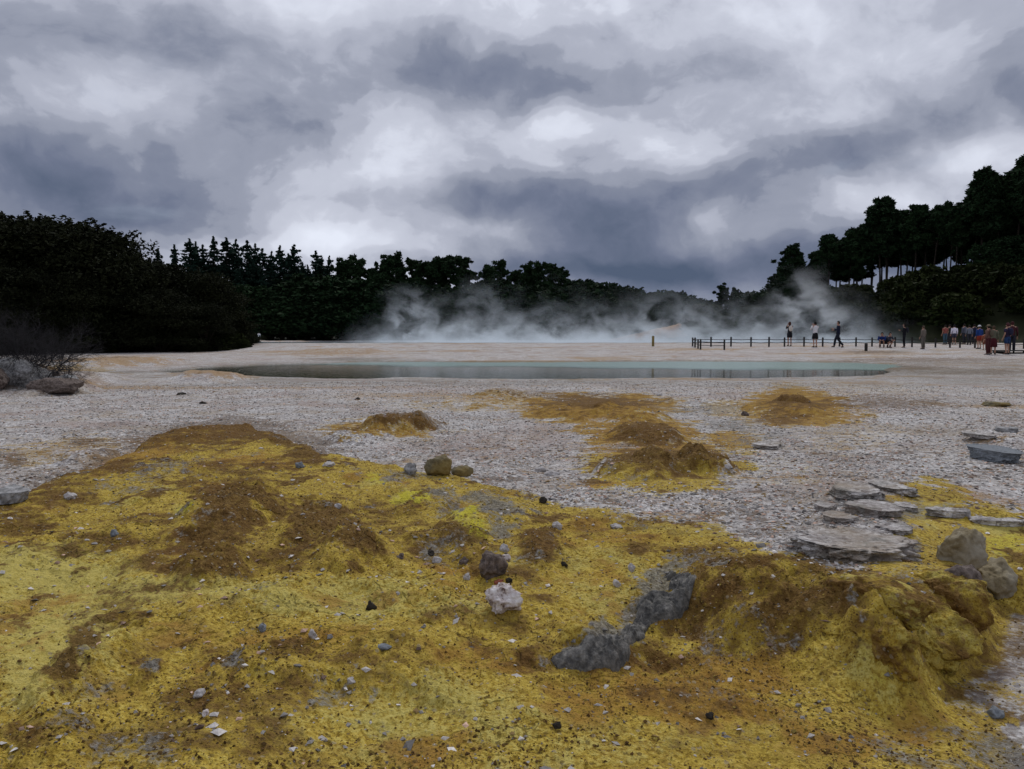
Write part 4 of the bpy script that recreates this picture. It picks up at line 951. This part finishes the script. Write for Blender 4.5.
# ------------------------------------------------------------------ dead shrub at left
def dead_shrub():
    rs = np.random.RandomState(77)
    m = simple('dead_twigs', (.03,.028,.03), .95, .35, 4.)
    x0, y0 = at_z(22, 386, .15); z0 = th(x0, y0)
    r = empty('dead_shrub', (x0, y0, z0))
    tag(r, 'leafless grey twiggy shrub over grey rocks at the left edge', 'shrub')
    big = []; fine = []
    def grow(p, d, L, rad, lev):
        n = 4; pts = [p]; q = p.copy(); dd = d.copy()
        for i in range(n):
            dd = dd+rs.normal(size=3)*.16; dd /= np.linalg.norm(dd); q = q+dd*L/n; pts.append(q)
        rr = list(np.linspace(rad, rad*.45, n+1))
        (big if lev < 2 else fine).append((pts, rr))
        if lev < 4:
            for c in range([9,6,5,4][lev]):
                t = rs.randint(1, n+1); nd = dd+rs.normal(size=3)*.62; nd[2] += .12; nd /= np.linalg.norm(nd)
                grow(pts[t], nd, L*(.5+.22*rs.rand()), rad*.45, lev+1)
    for k in range(17):
        a = rs.rand()*6.28; p = np.array([rs.normal()*.55-.15, rs.normal()*.3, 0])
        grow(p, np.array([math.cos(a)*.75, math.sin(a)*.5, .8]), .86, .018, 0)
    for bb in big: mobj('branch', np_mesh('branch', *tube([bb], 4), 4, m), r)
    V, Fc = tube([(p[::2], q[::2]) for p, q in fine], 4); tw = mobj('twigs', np_mesh('twigs', V, Fc, 4, m), r)
    tw['kind'] = 'stuff'
    # a small side shrub
    x1, y1 = at_z(66, 392, .1)
    r2 = empty('dry_shrub', (x1, y1, th(x1, y1))); tag(r2, 'small thin dry shrub right of the leafless grey shrub', 'shrub')
    big.clear(); fine.clear()
    for k in range(4):
        a = rs.rand()*6.28
        grow(np.array([rs.normal()*.05, rs.normal()*.05, 0]), np.array([math.cos(a)*.4, math.sin(a)*.4, 1.]), .26, .007, 1)
    for bb in big: mobj('branch', np_mesh('branch', *tube([bb], 4), 4, m), r2)
    V, Fc = tube(fine, 4); tw = mobj('twigs', np_mesh('twigs', V, Fc, 4, m), r2); tw['kind'] = 'stuff'
dead_shrub()
for k, (a, b_, w, h) in enumerate([(16,388,44,24),(50,394,44,16),(0,381,40,22),(36,384,34,14),(62,385,26,10),(-22,388,40,22)]):
    rock('bank_rock', a, b_, w, h, R_DARK if k % 2 else R_GREY, ['grey rock under the leafless shrub, left front','low sloping rock right under the leafless shrub','grey rock at the left edge beneath the twigs','small rock behind the sloping rock under the shrub','small low rock at the right foot of the shrub','rock beyond the left edge beneath the twigs'][k], 'rock', 400+k, .8, .5*k, sub=5, rough=.3, cuts=9)

# ------------------------------------------------------------------ fence
WOOD = simple('dark_wood', (.035,.032,.030), .85, .4, 9.)
WOODY = simple('weathered_yellow_wood', (.20,.15,.05), .85, .3, 9.)
def box_me(name, sx, sy, sz, mat, bev=.01):
    bm = bmesh.new(); bmesh.ops.create_cube(bm, size=1)
    for v in bm.verts: v.co = Vector((v.co.x*sx, v.co.y*sy, (v.co.z+.5)*sz))
    bmesh.ops.bevel(bm, geom=bm.edges[:], offset=bev, segments=2, affect='EDGES')
    me = bpy.data.meshes.new(name); bm.to_mesh(me); bm.free(); me.materials.append(mat); return me
def fence():
    pts = []
    for px, py in [(724.3,350),(700.5,349.6),(698,348.7),(695,347.5),(692.6,346.4)]:
        pts.append(hit(px, py))
    Yb = 57.5
    for px in [711,731,751,769,784.5,804,822.7,839.5,856,872,880,895,912,935.5,950,960,975,990,1006,1024,1045,1065]:
        Y = Yb if px < 870 else Yb-(px-870)*.02
        x, y, _ = at_y(px, 344, Y); pts.append((x, y, th(x, y, False)))
    o = empty('barrier_fence', pts[0]); base = Vector(pts[0])
    tag(o, 'low dark post and rail fence along the near edge of the steaming lake', 'fence')
    H = .62
    pm = box_me('post', .095, .095, H+.25, WOOD, .012)
    tops = []
    for i, p in enumerate(pts):
        q = mobj('post', pm, o, Vector(p)-base-Vector((0,0,.2))); q.rotation_euler = (0,0,rng.random()*.5); q.scale[2] = 1+.1*(rng.random()-.5)
        tops.append(Vector(p)-base)
    for i in range(len(pts)-1):
        for hh in (.30, .52):
            a = tops[i]+Vector((0,-.075,hh)); b = tops[i+1]+Vector((0,-.075,hh)); mid = (a+b)/2+Vector((0,0,-.03))
            V, Fc = tube([([a, mid, b], [.024]*3)], 6)
            mobj('rail', np_mesh('rail', V, Fc, 4, WOOD, True), o)
fence()
x, y, z = hit(653, 346.3)
o = mobj('marker_post', box_me('marker_post', .16, .16, .85, WOODY, .02), loc=(x, y, z-.1)); tag(o, 'lone short yellowish post on the shore left of the fence', 'post')
x, y, z = hit(866, 351)
o = mobj('marker_post', box_me('marker_post', .16, .16, .6, WOOD, .02), loc=(x, y, z-.1)); tag(o, 'lone short dark post in front of the fence beside crouching people', 'post')
# boardwalk at the right edge
def boardwalk():
    x, y, z = hit(1003, 354)
    o = empty('boardwalk', (x, y, z)); tag(o, 'low dark timber walkway at the right edge by the standing people', 'boardwalk')
    d = mobj('deck', box_me('deck', 7., 1.4, .06, WOOD, .008), o, (3.5, .6, .16)); 
    for k in range(4): mobj('bearer', box_me('bearer', .1, 1.2, .3, WOOD, .008), o, (.3+k*2.1, .6, -.15))
    o.rotation_euler = (0, 0, math.radians(8))
boardwalk()

# ------------------------------------------------------------------ people
CL = {}
def cmat(c, r=.85):
    c = tuple(v*(.62 if max(c) > .15 else .8) for v in c) if max(c) < .5 else c
    k = tuple(round(v, 3) for v in c)
    if k not in CL: CL[k] = simple('cloth_%d' % len(CL), c, r, .12, 12.)
    return CL[k]
SKIN = simple('skin', (.36,.20,.14), .55, .06, 10.)
def skin_mesh(name, V, E, R, mat, sub=1, root=0):
    me = bpy.data.meshes.new(name+'_base'); me.from_pydata(V, E, []); ob = bpy.data.objects.new(name+'_base', me); link(ob)
    ob.modifiers.new('s', 'SKIN'); 
    if not me.skin_vertices: pass
    for i, sv in enumerate(me.skin_vertices[0].data):
        r = R[i]; sv.radius = r if isinstance(r, tuple) else (r, r); sv.use_root = (i == root)
    s = ob.modifiers.new('d', 'SUBSURF'); s.levels = sub; s.render_levels = sub
    dg = bpy.context.evaluated_depsgraph_get(); dg.update()
    out = bpy.data.meshes.new_from_object(ob.evaluated_get(dg)); out.name = name
    bpy.data.objects.remove(ob); bpy.data.meshes.remove(me)
    out.materials.clear(); out.materials.append(mat)
    for p in out.polygons: p.use_smooth = True
    return out
def person(px, feet_py, hpx, face, label, shirt=(.05,.05,.06), legs=(.03,.03,.04), kind='trousers', hair=(.02,.015,.012), pose='stand', skirt=False, long_sleeve=True, hat=None, bag=None, baglabel=None, group=None, dist=None, sexf=False):
    if dist is None:
        x, y, z = hit(px, feet_py)
    else:
        x, y, _ = at_y(px, feet_py, dist); z = th(x, y, False)
    Hh = hpx*math.hypot(x, y)/F
    o = empty('person', (x, y, z), face); tag(o, label, 'person', group)
    s = Hh/1.72
    if pose == 'crouch': s = 1.
    w = .17 if sexf else .195
    J = dict(pel=(0,0,.95), sp=(0,.0,1.15), ch=(0,-.01,1.36), nk=(0,.0,1.50), hd=(0,.015,1.60), ht=(0,.01,1.70),
             lh=(-.09,0,.92), lk=(-.10,.02,.50), la=(-.10,-.02,.09), lt=(-.11,.14,.03), rh=(.09,0,.92), rk=(.10,.02,.50), ra=(.10,-.02,.09), rt=(.11,.14,.03),
             ls=(-w,0,1.42), le=(-w-.05,-.02,1.14), lw=(-w-.06,.08,.90), rs=(w,0,1.42), re=(w+.05,-.02,1.14), rw=(w+.06,.08,.90))
    if pose == 'walk':
        J.update(lk=(-.09,.20,.52), la=(-.09,.26,.10), lt=(-.09,.41,.05), rk=(.09,-.04,.50), ra=(.09,-.34,.13), rt=(.09,-.22,.03), le=(-w-.03,.10,1.16), lw=(-.12,.30,1.22), re=(w+.03,.02,1.15), rw=(.14,.26,1.14))
    if pose == 'photo':
        J.update(le=(-w-.04,.16,1.22), lw=(-.07,.27,1.50), re=(w+.04,.16,1.22), rw=(.07,.27,1.50))
    if pose == 'phone':
        J.update(le=(-w-.03,.05,1.16), lw=(-.06,.26,1.22), re=(w+.03,.05,1.16), rw=(.06,.26,1.22))
    if pose == 'hip':
        J.update(re=(w+.18,-.05,1.18), rw=(.15,.02,1.02))
    if pose == 'crouch':
        J.update(pel=(0,-.18,.34), sp=(0,-.10,.52), ch=(0,.04,.70), nk=(0,.10,.82), hd=(0,.14,.91), ht=(0,.14,1.01), lh=(-.09,-.16,.34), lk=(-.13,.26,.46), la=(-.12,.0,.09), lt=(-.12,.15,.03), rh=(.09,-.16,.34), rk=(.13,.26,.46), ra=(.12,.0,.09), rt=(.12,.15,.03),
                 ls=(-w,.05,.76), le=(-w-.04,.22,.56), lw=(-.12,.40,.52), rs=(w,.05,.76), re=(w+.04,.22,.56), rw=(.12,.40,.52))
    J = {k: Vector(v)*s for k, v in J.items()}
    names = list(J.keys()); idx = {n: i for i, n in enumerate(names)}
    E = [('pel','sp'),('sp','ch'),('ch','nk'),('nk','hd'),('hd','ht'),('pel','lh'),('lh','lk'),('lk','la'),('la','lt'),('pel','rh'),('rh','rk'),('rk','ra'),('ra','rt'),('ch','ls'),('ls','le'),('le','lw'),('ch','rs'),('rs','re'),('re','rw')]
    rad = dict(pel=(.13,.10), sp=(.12,.09), ch=(.14,.10), nk=.055, hd=(.078,.092), ht=(.055,.065), lh=.085, lk=.055, la=.038, lt=.03, rh=.085, rk=.055, ra=.038, rt=.03, ls=.055, le=.04, lw=.028, rs=.055, re=.04, rw=.028)
    V = [J[n] for n in names]; R = [tuple(q*s for q in rad[n]) if isinstance(rad[n], tuple) else rad[n]*s for n in names]
    EE = [(idx[a], idx[b]) for a, b in E]
    # hands: palm and five unequal fingers
    for side in ('l', 'r'):
        wv = J[side+'w']; dr = (wv-J[side+'e']).normalized(); sd = dr.cross(Vector((0,1,0)))
        if sd.length < .2: sd = dr.cross(Vector((1,0,0)))
        sd.normalize(); bend = dr.cross(sd).normalized()
        pi = len(V); V.append(wv+dr*.07*s); R.append((.035*s, .018*s)); EE.append((idx[side+'w'], pi))
        for f, (o_, l_) in enumerate([(-.030,.066),(-.010,.078),(.010,.072),(.028,.056)]):
            a = len(V); V.append(wv+dr*.105*s+sd*o_*s); R.append(.009*s); EE.append((pi, a))
            V.append(V[a]+(dr*l_+bend*.022)*s); R.append(.007*s); EE.append((a, a+1))
        a = len(V); V.append(wv+(dr*.06-sd*.05)*s); R.append(.010*s); EE.append((pi, a)); V.append(V[a]+(dr*.04-sd*.012)*s); R.append(.008*s); EE.append((a, a+1))
    bodyme = skin_mesh('body', V, EE, R, SKIN, 2, 0)
    # face: nose, brow and ears as part of the same mesh
    bm = bmesh.new(); bm.from_mesh(bodyme)
    def ball(c, r):
        g = bmesh.ops.create_icosphere(bm, subdivisions=1, radius=1)
        for v in g['verts']: v.co = Vector((v.co.x*r[0], v.co.y*r[1], v.co.z*r[2]))*s+c
    hc = J['hd']
    ball(hc+Vector((0,.095,.0))*s, (.012,.018,.022)); ball(hc+Vector((-.082,0,0))*s, (.012,.02,.03)); ball(hc+Vector((.082,0,0))*s, (.012,.02,.03)); ball(hc+Vector((0,.088,-.045))*s, (.025,.008,.007))
    bm.to_mesh(bodyme); bm.free()
    for p in bodyme.polygons: p.use_smooth = True
    body = mobj('body', bodyme, o)
    # hair
    hm = cmat(hair)
    bm = bmesh.new(); bmesh.ops.create_icosphere(bm, subdivisions=3, radius=1)
    for v in list(bm.verts):
        if v.co.y > .35 and v.co.z < .35: bm.verts.remove(v)
    for v in bm.verts:
        k = 1.0
        zz = v.co.z*.125
        if sexf and v.co.z < 0: zz = v.co.z*.26
        v.co = hc + Vector((v.co.x*.094, v.co.y*.105-.008, zz+.035))*s
    me = bpy.data.meshes.new('hair'); bm.to_mesh(me); bm.free(); me.materials.append(hm); mobj('hair', me, o)
    if hat:
        V2, F2 = tube([([hc+Vector((0,0,.05))*s, hc+Vector((0,0,.062))*s], [.17*s,.16*s]), ([hc+Vector((0,0,.055))*s, hc+Vector((0,0,.13))*s, hc+Vector((0,0,.16))*s], [.105*s,.095*s,.05*s])], 12)
        mobj('hat', np_mesh('hat', V2, F2, 4, cmat(hat), True), o)
    # shirt
    def lerp(a, b, t): return J[a]*(1-t)+J[b]*t
    hem = lerp('pel', 'lh', 0)-Vector((0,0,.02*s))
    torso = ([hem, J['pel']+Vector((0,0,.06*s)), J['sp'], J['ch'], lerp('ch','nk',.45), lerp('ch','nk',.9)], [(.165*s,.125*s),(.16*s,.12*s),(.148*s,.112*s),(w*.98*s,.125*s),(w*.93*s,.10*s),(.07*s,.07*s)])
    parts = [torso]
    for q in ('l', 'r'):
        if long_sleeve: parts.append(([J[q+'s'], lerp(q+'s', q+'e', .5), J[q+'e'], lerp(q+'e', q+'w', .9)], [.072*s,.062*s,.055*s,.042*s]))
        else: parts.append(([J[q+'s'], lerp(q+'s', q+'e', .7)], [.075*s,.062*s]))
    V2, F2 = tube(parts, 10); mobj('shirt', np_mesh('shirt', V2, F2, 4, cmat(shirt), True), o)
    if skirt:
        kneez = .45 if skirt == 'long' else .58
        k2 = (J['lk']+J['rk'])/2; k2 = Vector((k2.x, k2.y, kneez*s))
        V2, F2 = tube([([J['pel']+Vector((0,0,.05*s)), J['pel']-Vector((0,0,.12*s)), k2], [(.15*s,.12*s),(.19*s,.16*s),(.23*s,.19*s)])], 14)
        mobj('skirt', np_mesh('skirt', V2, F2, 4, cmat(legs), True), o)
    else:
        parts = [([J['pel']+Vector((0,0,.05*s)), J['pel']-Vector((0,0,.03*s)), J['pel']-Vector((0,0,.10*s))], [(.155*s,.12*s),(.17*s,.13*s),(.15*s,.11*s)])]
        for q in ('l', 'r'):
            if kind == 'shorts': parts.append(([J[q+'h'], lerp(q+'h', q+'k', .75)], [.105*s,.095*s]))
            else: parts.append(([J[q+'h'], J[q+'k'], lerp(q+'k', q+'a', .96)], [.105*s,.078*s,.066*s]))
        V2, F2 = tube(parts, 10); mobj(kind, np_mesh(kind, V2, F2, 4, cmat(legs), True), o)
    for q in ('l', 'r'):
        a = J[q+'a']; t = J[q+'t']; heel = a+(a-t)*.25; heel.z = t.z+.01*s
        V2, F2 = tube([([heel, Vector((a.x, a.y, t.z+.02*s)), t+(t-a)*.18], [(.035*s,.03*s),(.048*s,.055*s),(.04*s,.022*s)])], 8)
        mobj('shoe', np_mesh('shoe', V2, F2, 4, cmat((.03,.03,.03)), True), o)
    if bag:
        bme = rock_me('backpack', .15*s, .09*s, .21*s, 5, cmat(bag), sub=3, rough=.02, cuts=0, fine=0)
        mobj('backpack', bme, None, None)
        b2 = [ob for ob in bpy.data.objects if ob.data == bme][0]
        mw = Matrix.Translation(o.location) @ Matrix.Rotation(face, 4, 'Z')
        b2.location = mw @ (J['ch']+Vector((0,-.19,-.10))*s); b2.rotation_euler = (0,0,face); b2.scale = (1,1,1)
        tag(b2, baglabel, 'bag')
    return o
FB = math.pi  # facing the lake is 0 (+Y); facing camera is pi
def P(*a, **k): return person(*a, **k)
P(789.5,344.5,22.5,0,'woman in dark top with long hair and bare legs watching the steam', shirt=(.02,.02,.025), legs=(.02,.02,.025), kind='shorts', hair=(.07,.025,.015), sexf=True, pose='photo', bag=(.55,.5,.45), baglabel='pale bag on the back of the woman filming the steam', dist=58.8, long_sleeve=False)
P(815,346,23.5,.2,'person in white top and black skirt with bare legs beside the fence', shirt=(.62,.60,.62), legs=(.012,.012,.014), skirt=True, hair=(.015,.012,.01), pose='photo', dist=56.4, long_sleeve=True)
P(838,346.5,24,math.radians(80),'man in navy jacket and trousers striding left while looking at his hands', shirt=(.012,.016,.04), legs=(.012,.014,.025), pose='walk', hair=(.02,.012,.01), dist=56.3)
P(882,346,14,math.radians(150),'person in a blue jacket crouching by the fence', shirt=(.02,.05,.22), legs=(.02,.02,.03), pose='crouch', dist=56.2)
P(888.5,346,14,math.radians(200),'person in dark grey crouching at the right of the one in blue', shirt=(.04,.04,.06), legs=(.03,.03,.04), pose='crouch', dist=56.0)
P(904,347,21.5,math.radians(60),'slim person all in black standing alone right of the crouching pair', shirt=(.01,.01,.016), legs=(.01,.01,.014), pose='phone', hair=(.02,.015,.012), dist=56.0, sexf=True, bag=(.02,.02,.03), baglabel='black bag on the back of the slim person in black')
P(923,348.5,20.5,.5,'person in pale beige clothes standing in front of the fence', shirt=(.22,.19,.16), legs=(.17,.15,.13), hair=(.10,.07,.05), dist=54.0)
P(945,344,17,.1,'person in a red and white shirt behind the fence', shirt=(.40,.12,.10), legs=(.05,.10,.14), hair=(.02,.015,.01), dist=62, long_sleeve=False)
P(954,344,17,-.2,'person in a bright white shirt behind the fence', shirt=(.70,.68,.78), legs=(.06,.06,.09), kind='shorts', hair=(.015,.015,.02), dist=62)
P(964,343.5,17.5,.3,'person in a grey blue shirt behind the fence, left of the pair', shirt=(.13,.14,.19), legs=(.03,.03,.04), dist=62.4)
P(969,344,17,-.3,'person in a pale blue grey shirt behind the fence, right of the pair', shirt=(.22,.24,.30), legs=(.03,.03,.04), dist=61)
P(949.5,343.5,17,.3,'person in dark green behind the fence next to the bright white shirt', shirt=(.03,.04,.03), legs=(.03,.03,.04), dist=63)
P(974,343.5,17,.1,'person in dark navy behind the fence next to the pair in grey blue', shirt=(.015,.02,.05), legs=(.02,.02,.03), dist=63)
P(979,347.5,20,.2,'person in a bright blue jacket and red shorts with a white cap', shirt=(.02,.07,.30), legs=(.35,.05,.03), kind='shorts', hat=(.75,.75,.75), dist=54.5)
P(984.5,348,15,-.3,'child in an orange top next to the bright blue jacket', shirt=(.42,.13,.07), legs=(.25,.08,.05), kind='shorts', dist=53)
P(988,353.5,25.5,.5,'person in a sun hat and patterned brown top with dark red trousers', shirt=(.20,.11,.09), legs=(.07,.015,.018), hat=(.30,.24,.15), pose='hip', dist=47.6, bag=(.12,.10,.07), baglabel='brown bag on the back of the person in a sun hat')
P(993,353.5,24,-.4,'person in an olive jacket and dark red skirt beside the sun hat', shirt=(.13,.13,.09), legs=(.08,.012,.018), skirt='long', dist=48.2, hair=(.08,.05,.03))
P(1007,353,26.5,.4,'person in a dark purple top and blue shorts with bare legs', shirt=(.035,.025,.06), legs=(.02,.05,.14), kind='shorts', hair=(.08,.025,.03), dist=48, long_sleeve=False, bag=(.02,.02,.05), baglabel='dark navy bag on the back of the person in blue shorts')
P(1011.5,352,26,-.5,'person in dark maroon behind the one in blue shorts', shirt=(.06,.015,.02), legs=(.02,.02,.03), hair=(.05,.012,.012), dist=50)
P(259,343,10.5,math.radians(40),'tiny distant person in a white shirt at the foot of the left forest', shirt=(.7,.68,.7), legs=(.10,.08,.08), dist=128, sexf=True)
P(734,337,9.5,0,'tiny distant person in reddish clothes on the orange far bank, right', shirt=(.25,.07,.04), legs=(.05,.04,.04), dist=138.5)
P(707.5,337,8.5,0,'tiny distant person in dark clothes on the orange far bank, left', shirt=(.09,.05,.05), legs=(.05,.04,.04), dist=138.5)

# orange silica bank beyond the lake: rough low scarp
def far_bank():
    n = 140; xs = np.linspace(2, 70, n); rows = [(0,0),(.15,.9),(.5,1.9),(1.4,2.8),(3.,3.2),(5.,2.4),(7,.2)]
    V = []; 
    for (dy, h) in rows:
        hh = h*(sstep(10, 30, xs-2)*.97+.03)*sstep(70, 60, xs)*(1+.35*fbm(xs, xs*0+dy, .25, 4, 9))
        yb = np.interp(xs, [2,20,44,58,70],[136.5,137.,134.,127.,120.])
        V.append(np.stack([xs+.5*fbm(xs, xs*0+dy, .5, 3, 4), yb+dy+.6*fbm(xs, xs*0+dy*2, .3, 3, 14), .62+hh], -1))
    V = np.concatenate(V); i = (np.arange(len(rows)-1)[:, None]*n+np.arange(n-1)[None]).ravel()
    Fc = np.stack([i, i+1, i+n+1, i+n], -1)
    m = simple('orange_silica', (.33,.20,.12), .9, .4, .5)
    tag(mobj('far_bank', np_mesh('far_bank', V, Fc, 4, m, True)), kind='structure')
far_bank()

# ------------------------------------------------------------------ sky
def build_world():
    W = bpy.data.worlds.new('World'); bpy.context.scene.world = W; W.use_nodes = True
    t = W.node_tree; t.nodes.clear(); nt = NT(t)
    out = nt.node('ShaderNodeOutputWorld'); bg = nt.node('ShaderNodeBackground')
    sky = nt.node('ShaderNodeTexSky'); sky.sky_type = 'NISHITA'; sky.sun_disc = False
    sky.sun_elevation = math.radians(48); sky.sun_rotation = math.radians(-18)
    d = nt.vm('NORMALIZE', nt.node('ShaderNodeTexCoord').outputs['Generated'])
    X, Y, Z = nt.sepc(d)[:3]
    az = nt.m('ARCTAN2', X, Y); el = nt.m('ARCSINE', Z)
    # cloud-layer coordinates: a plane overhead, so that clouds flatten towards the horizon
    k = nt.m('DIVIDE', 1.0, nt.m('ADD', nt.m('MAXIMUM', Z, 0), .17))
    cl = nt.comb(nt.m('MULTIPLY', X, k), nt.m('MULTIPLY', Y, k), 0)
    w1 = nt.noise(cl, .9, 3, .5, out='Color')
    clw = nt.vm('ADD', cl, nt.vm('MULTIPLY', nt.vm('SUBTRACT', w1, (.5,.5,.5)), (.5,.5,.5)))
    n1 = nt.noise(clw, 1.25, 7, .52); n2 = nt.noise(clw, 3.2, 6, .55); 
    # billows
    ae = nt.comb(az, nt.m('MULTIPLY', el, 1.4), 0)
    wb = nt.noise(ae, 4., 4, .55, out='Color')
    aew = nt.vm('ADD', ae, nt.vm('MULTIPLY', nt.vm('SUBTRACT', wb, (.5,.5,.5)), (.13,.13,.13)))
    azw = nt.sepc(aew)[0]; elw = nt.m('DIVIDE', nt.sepc(aew)[1], 1.4)
    n3 = nt.noise(aew, 4.7, 9, .55)
    B = nt.m('ADD', .665, nt.m('MULTIPLY', nt.m('SUBTRACT', n1, .5), .10))
    B = nt.m('ADD', B, nt.m('MULTIPLY', nt.m('SUBTRACT', n2, .5), .06))
    B = nt.m('ADD', B, nt.m('MULTIPLY', nt.m('SUBTRACT', n3, .5), .60))
    n4 = nt.noise(nt.vm('ADD', aew, (.012,.045,0)), 4.7, 9, .55)
    B = nt.m('ADD', B, nt.m('MULTIPLY', nt.m('SUBTRACT', n3, n4), .72))
    for (cx, cy, rx, ry, w) in [
        (40,55,170,55,-.28),(180,205,220,42,-.22),(60,190,120,40,-.15),(260,135,80,28,-.22),(490,85,150,26,-.25),(440,60,60,20,-.1),(650,205,150,34,-.34),(620,240,180,20,-.14),(700,270,160,30,-.36),(560,265,160,14,-.22),
        (900,140,110,34,-.30),(810,170,60,16,-.1),(985,90,80,50,-.12),(700,50,60,30,-.10),(300,30,60,20,-.02),(470,205,90,18,-.15),(760,110,20,14,-.05),(110,230,120,16,-.10),(600,150,60,30,-.08),(540,100,30,20,-.15),
        (345,180,90,50,.22),(130,105,110,36,.12),(400,130,50,30,.12),(520,5,340,26,.12),(715,125,110,40,.13),(660,160,50,24,.15),(870,190,80,26,.22),(980,150,60,22,.28),(900,265,90,26,-.35),(760,235,60,18,.18),(560,115,36,22,.22),(210,238,120,9,.12),(440,248,90,12,.14),(480,225,60,12,.14),(590,215,40,20,-.1),(330,238,60,14,.14),(820,20,80,30,.08),(910,60,60,16,.05),(720,215,26,14,.12)]:
        w *= 1.25
        r = ray(cx, cy); r = r/np.linalg.norm(r); a0 = math.atan2(r[0], r[1]); e0 = math.asin(r[2])
        qa = nt.m('MULTIPLY', nt.m('SUBTRACT', azw, a0+.0), F/rx); qe = nt.m('MULTIPLY', nt.m('SUBTRACT', elw, e0+.0), F/ry)
        q = nt.m('ADD', nt.m('MULTIPLY', qa, qa), nt.m('MULTIPLY', qe, qe))
        B = nt.m('ADD', B, nt.m('MULTIPLY', nt.m('POWER', 2.718, nt.m('MULTIPLY', q, -1.)), w))
    # overlapping cloud decks: the field steps up at a few levels, where one deck's crinkled edge ends before the next
    vis = nt.rng(nt.noise(ae, 3.1, 2, .5), .38, .58, .25, 1.)
    for lv, am, wd in ((.42, .06, .034), (.55, .06, .030), (.67, .065, .030), (.80, .05, .034)):
        st = nt.m('SUBTRACT', nt.rng(B, lv-wd, lv+wd), nt.rng(B, lv-.12, lv+.12, 0, 1, 'LINEAR'))
        B = nt.m('ADD', B, nt.m('MULTIPLY', nt.m('MULTIPLY', st, vis), am*2.0))
    c = nt.ramp(B, [(.0,(.070,.095,.150)),(.25,(.135,.158,.228)),(.45,(.238,.260,.330)),(.62,(.370,.392,.470)),(.80,(.51,.535,.62)),(1.,(.66,.695,.79))])
    # clouds hide nearly all of the sky; a little of the Nishita blue comes through the thin places
    cov = nt.rng(n1, .60, .80, 1., .86)
    sk = nt.vm('MULTIPLY', sky.outputs[0], (.10,.10,.10))
    final = nt.mix(cov, sk, c)
    nt.put(bg.inputs[0], final); bg.inputs[1].default_value = SKYK
    nt.l.new(bg.outputs[0], out.inputs[0])
    try: W.cycles.sampling_method = 'MANUAL'; W.cycles.sample_map_resolution = 512
    except Exception: pass
SKYK = 1.1
build_world()
sun = bpy.data.lights.new('sun', 'SUN'); sun.energy = 1.2; sun.angle = math.radians(14); sun.color = (1., .96, .90)
so = bpy.data.objects.new('sun', sun); link(so)
# high, ahead of the camera behind the bright middle of the overcast
so.rotation_euler = (math.radians(-42), 0, math.radians(-18))

# ------------------------------------------------------------------ camera and render settings
cam = bpy.data.cameras.new('camera'); cam.sensor_width = 36; cam.lens = 36*F/1024; cam.clip_end = 3000; cam.clip_start = .05
co = bpy.data.objects.new('camera', cam); link(co); co.location = (0, 0, CAMZ); co.rotation_euler = (math.pi/2-PITCH, 0, 0)
sc = bpy.context.scene; sc.camera = co
sc.view_settings.view_transform = 'Standard'; sc.view_settings.look = 'None'; sc.view_settings.exposure = .12; sc.view_settings.gamma = 1; sc.view_settings.use_curve_mapping = False
sc.render.engine = 'CYCLES'
sc.cycles.volume_step_rate = 1.0; sc.cycles.volume_max_steps = 256; sc.cycles.max_bounces = 6; sc.cycles.volume_bounces = 1
sc.cycles.use_denoising = True
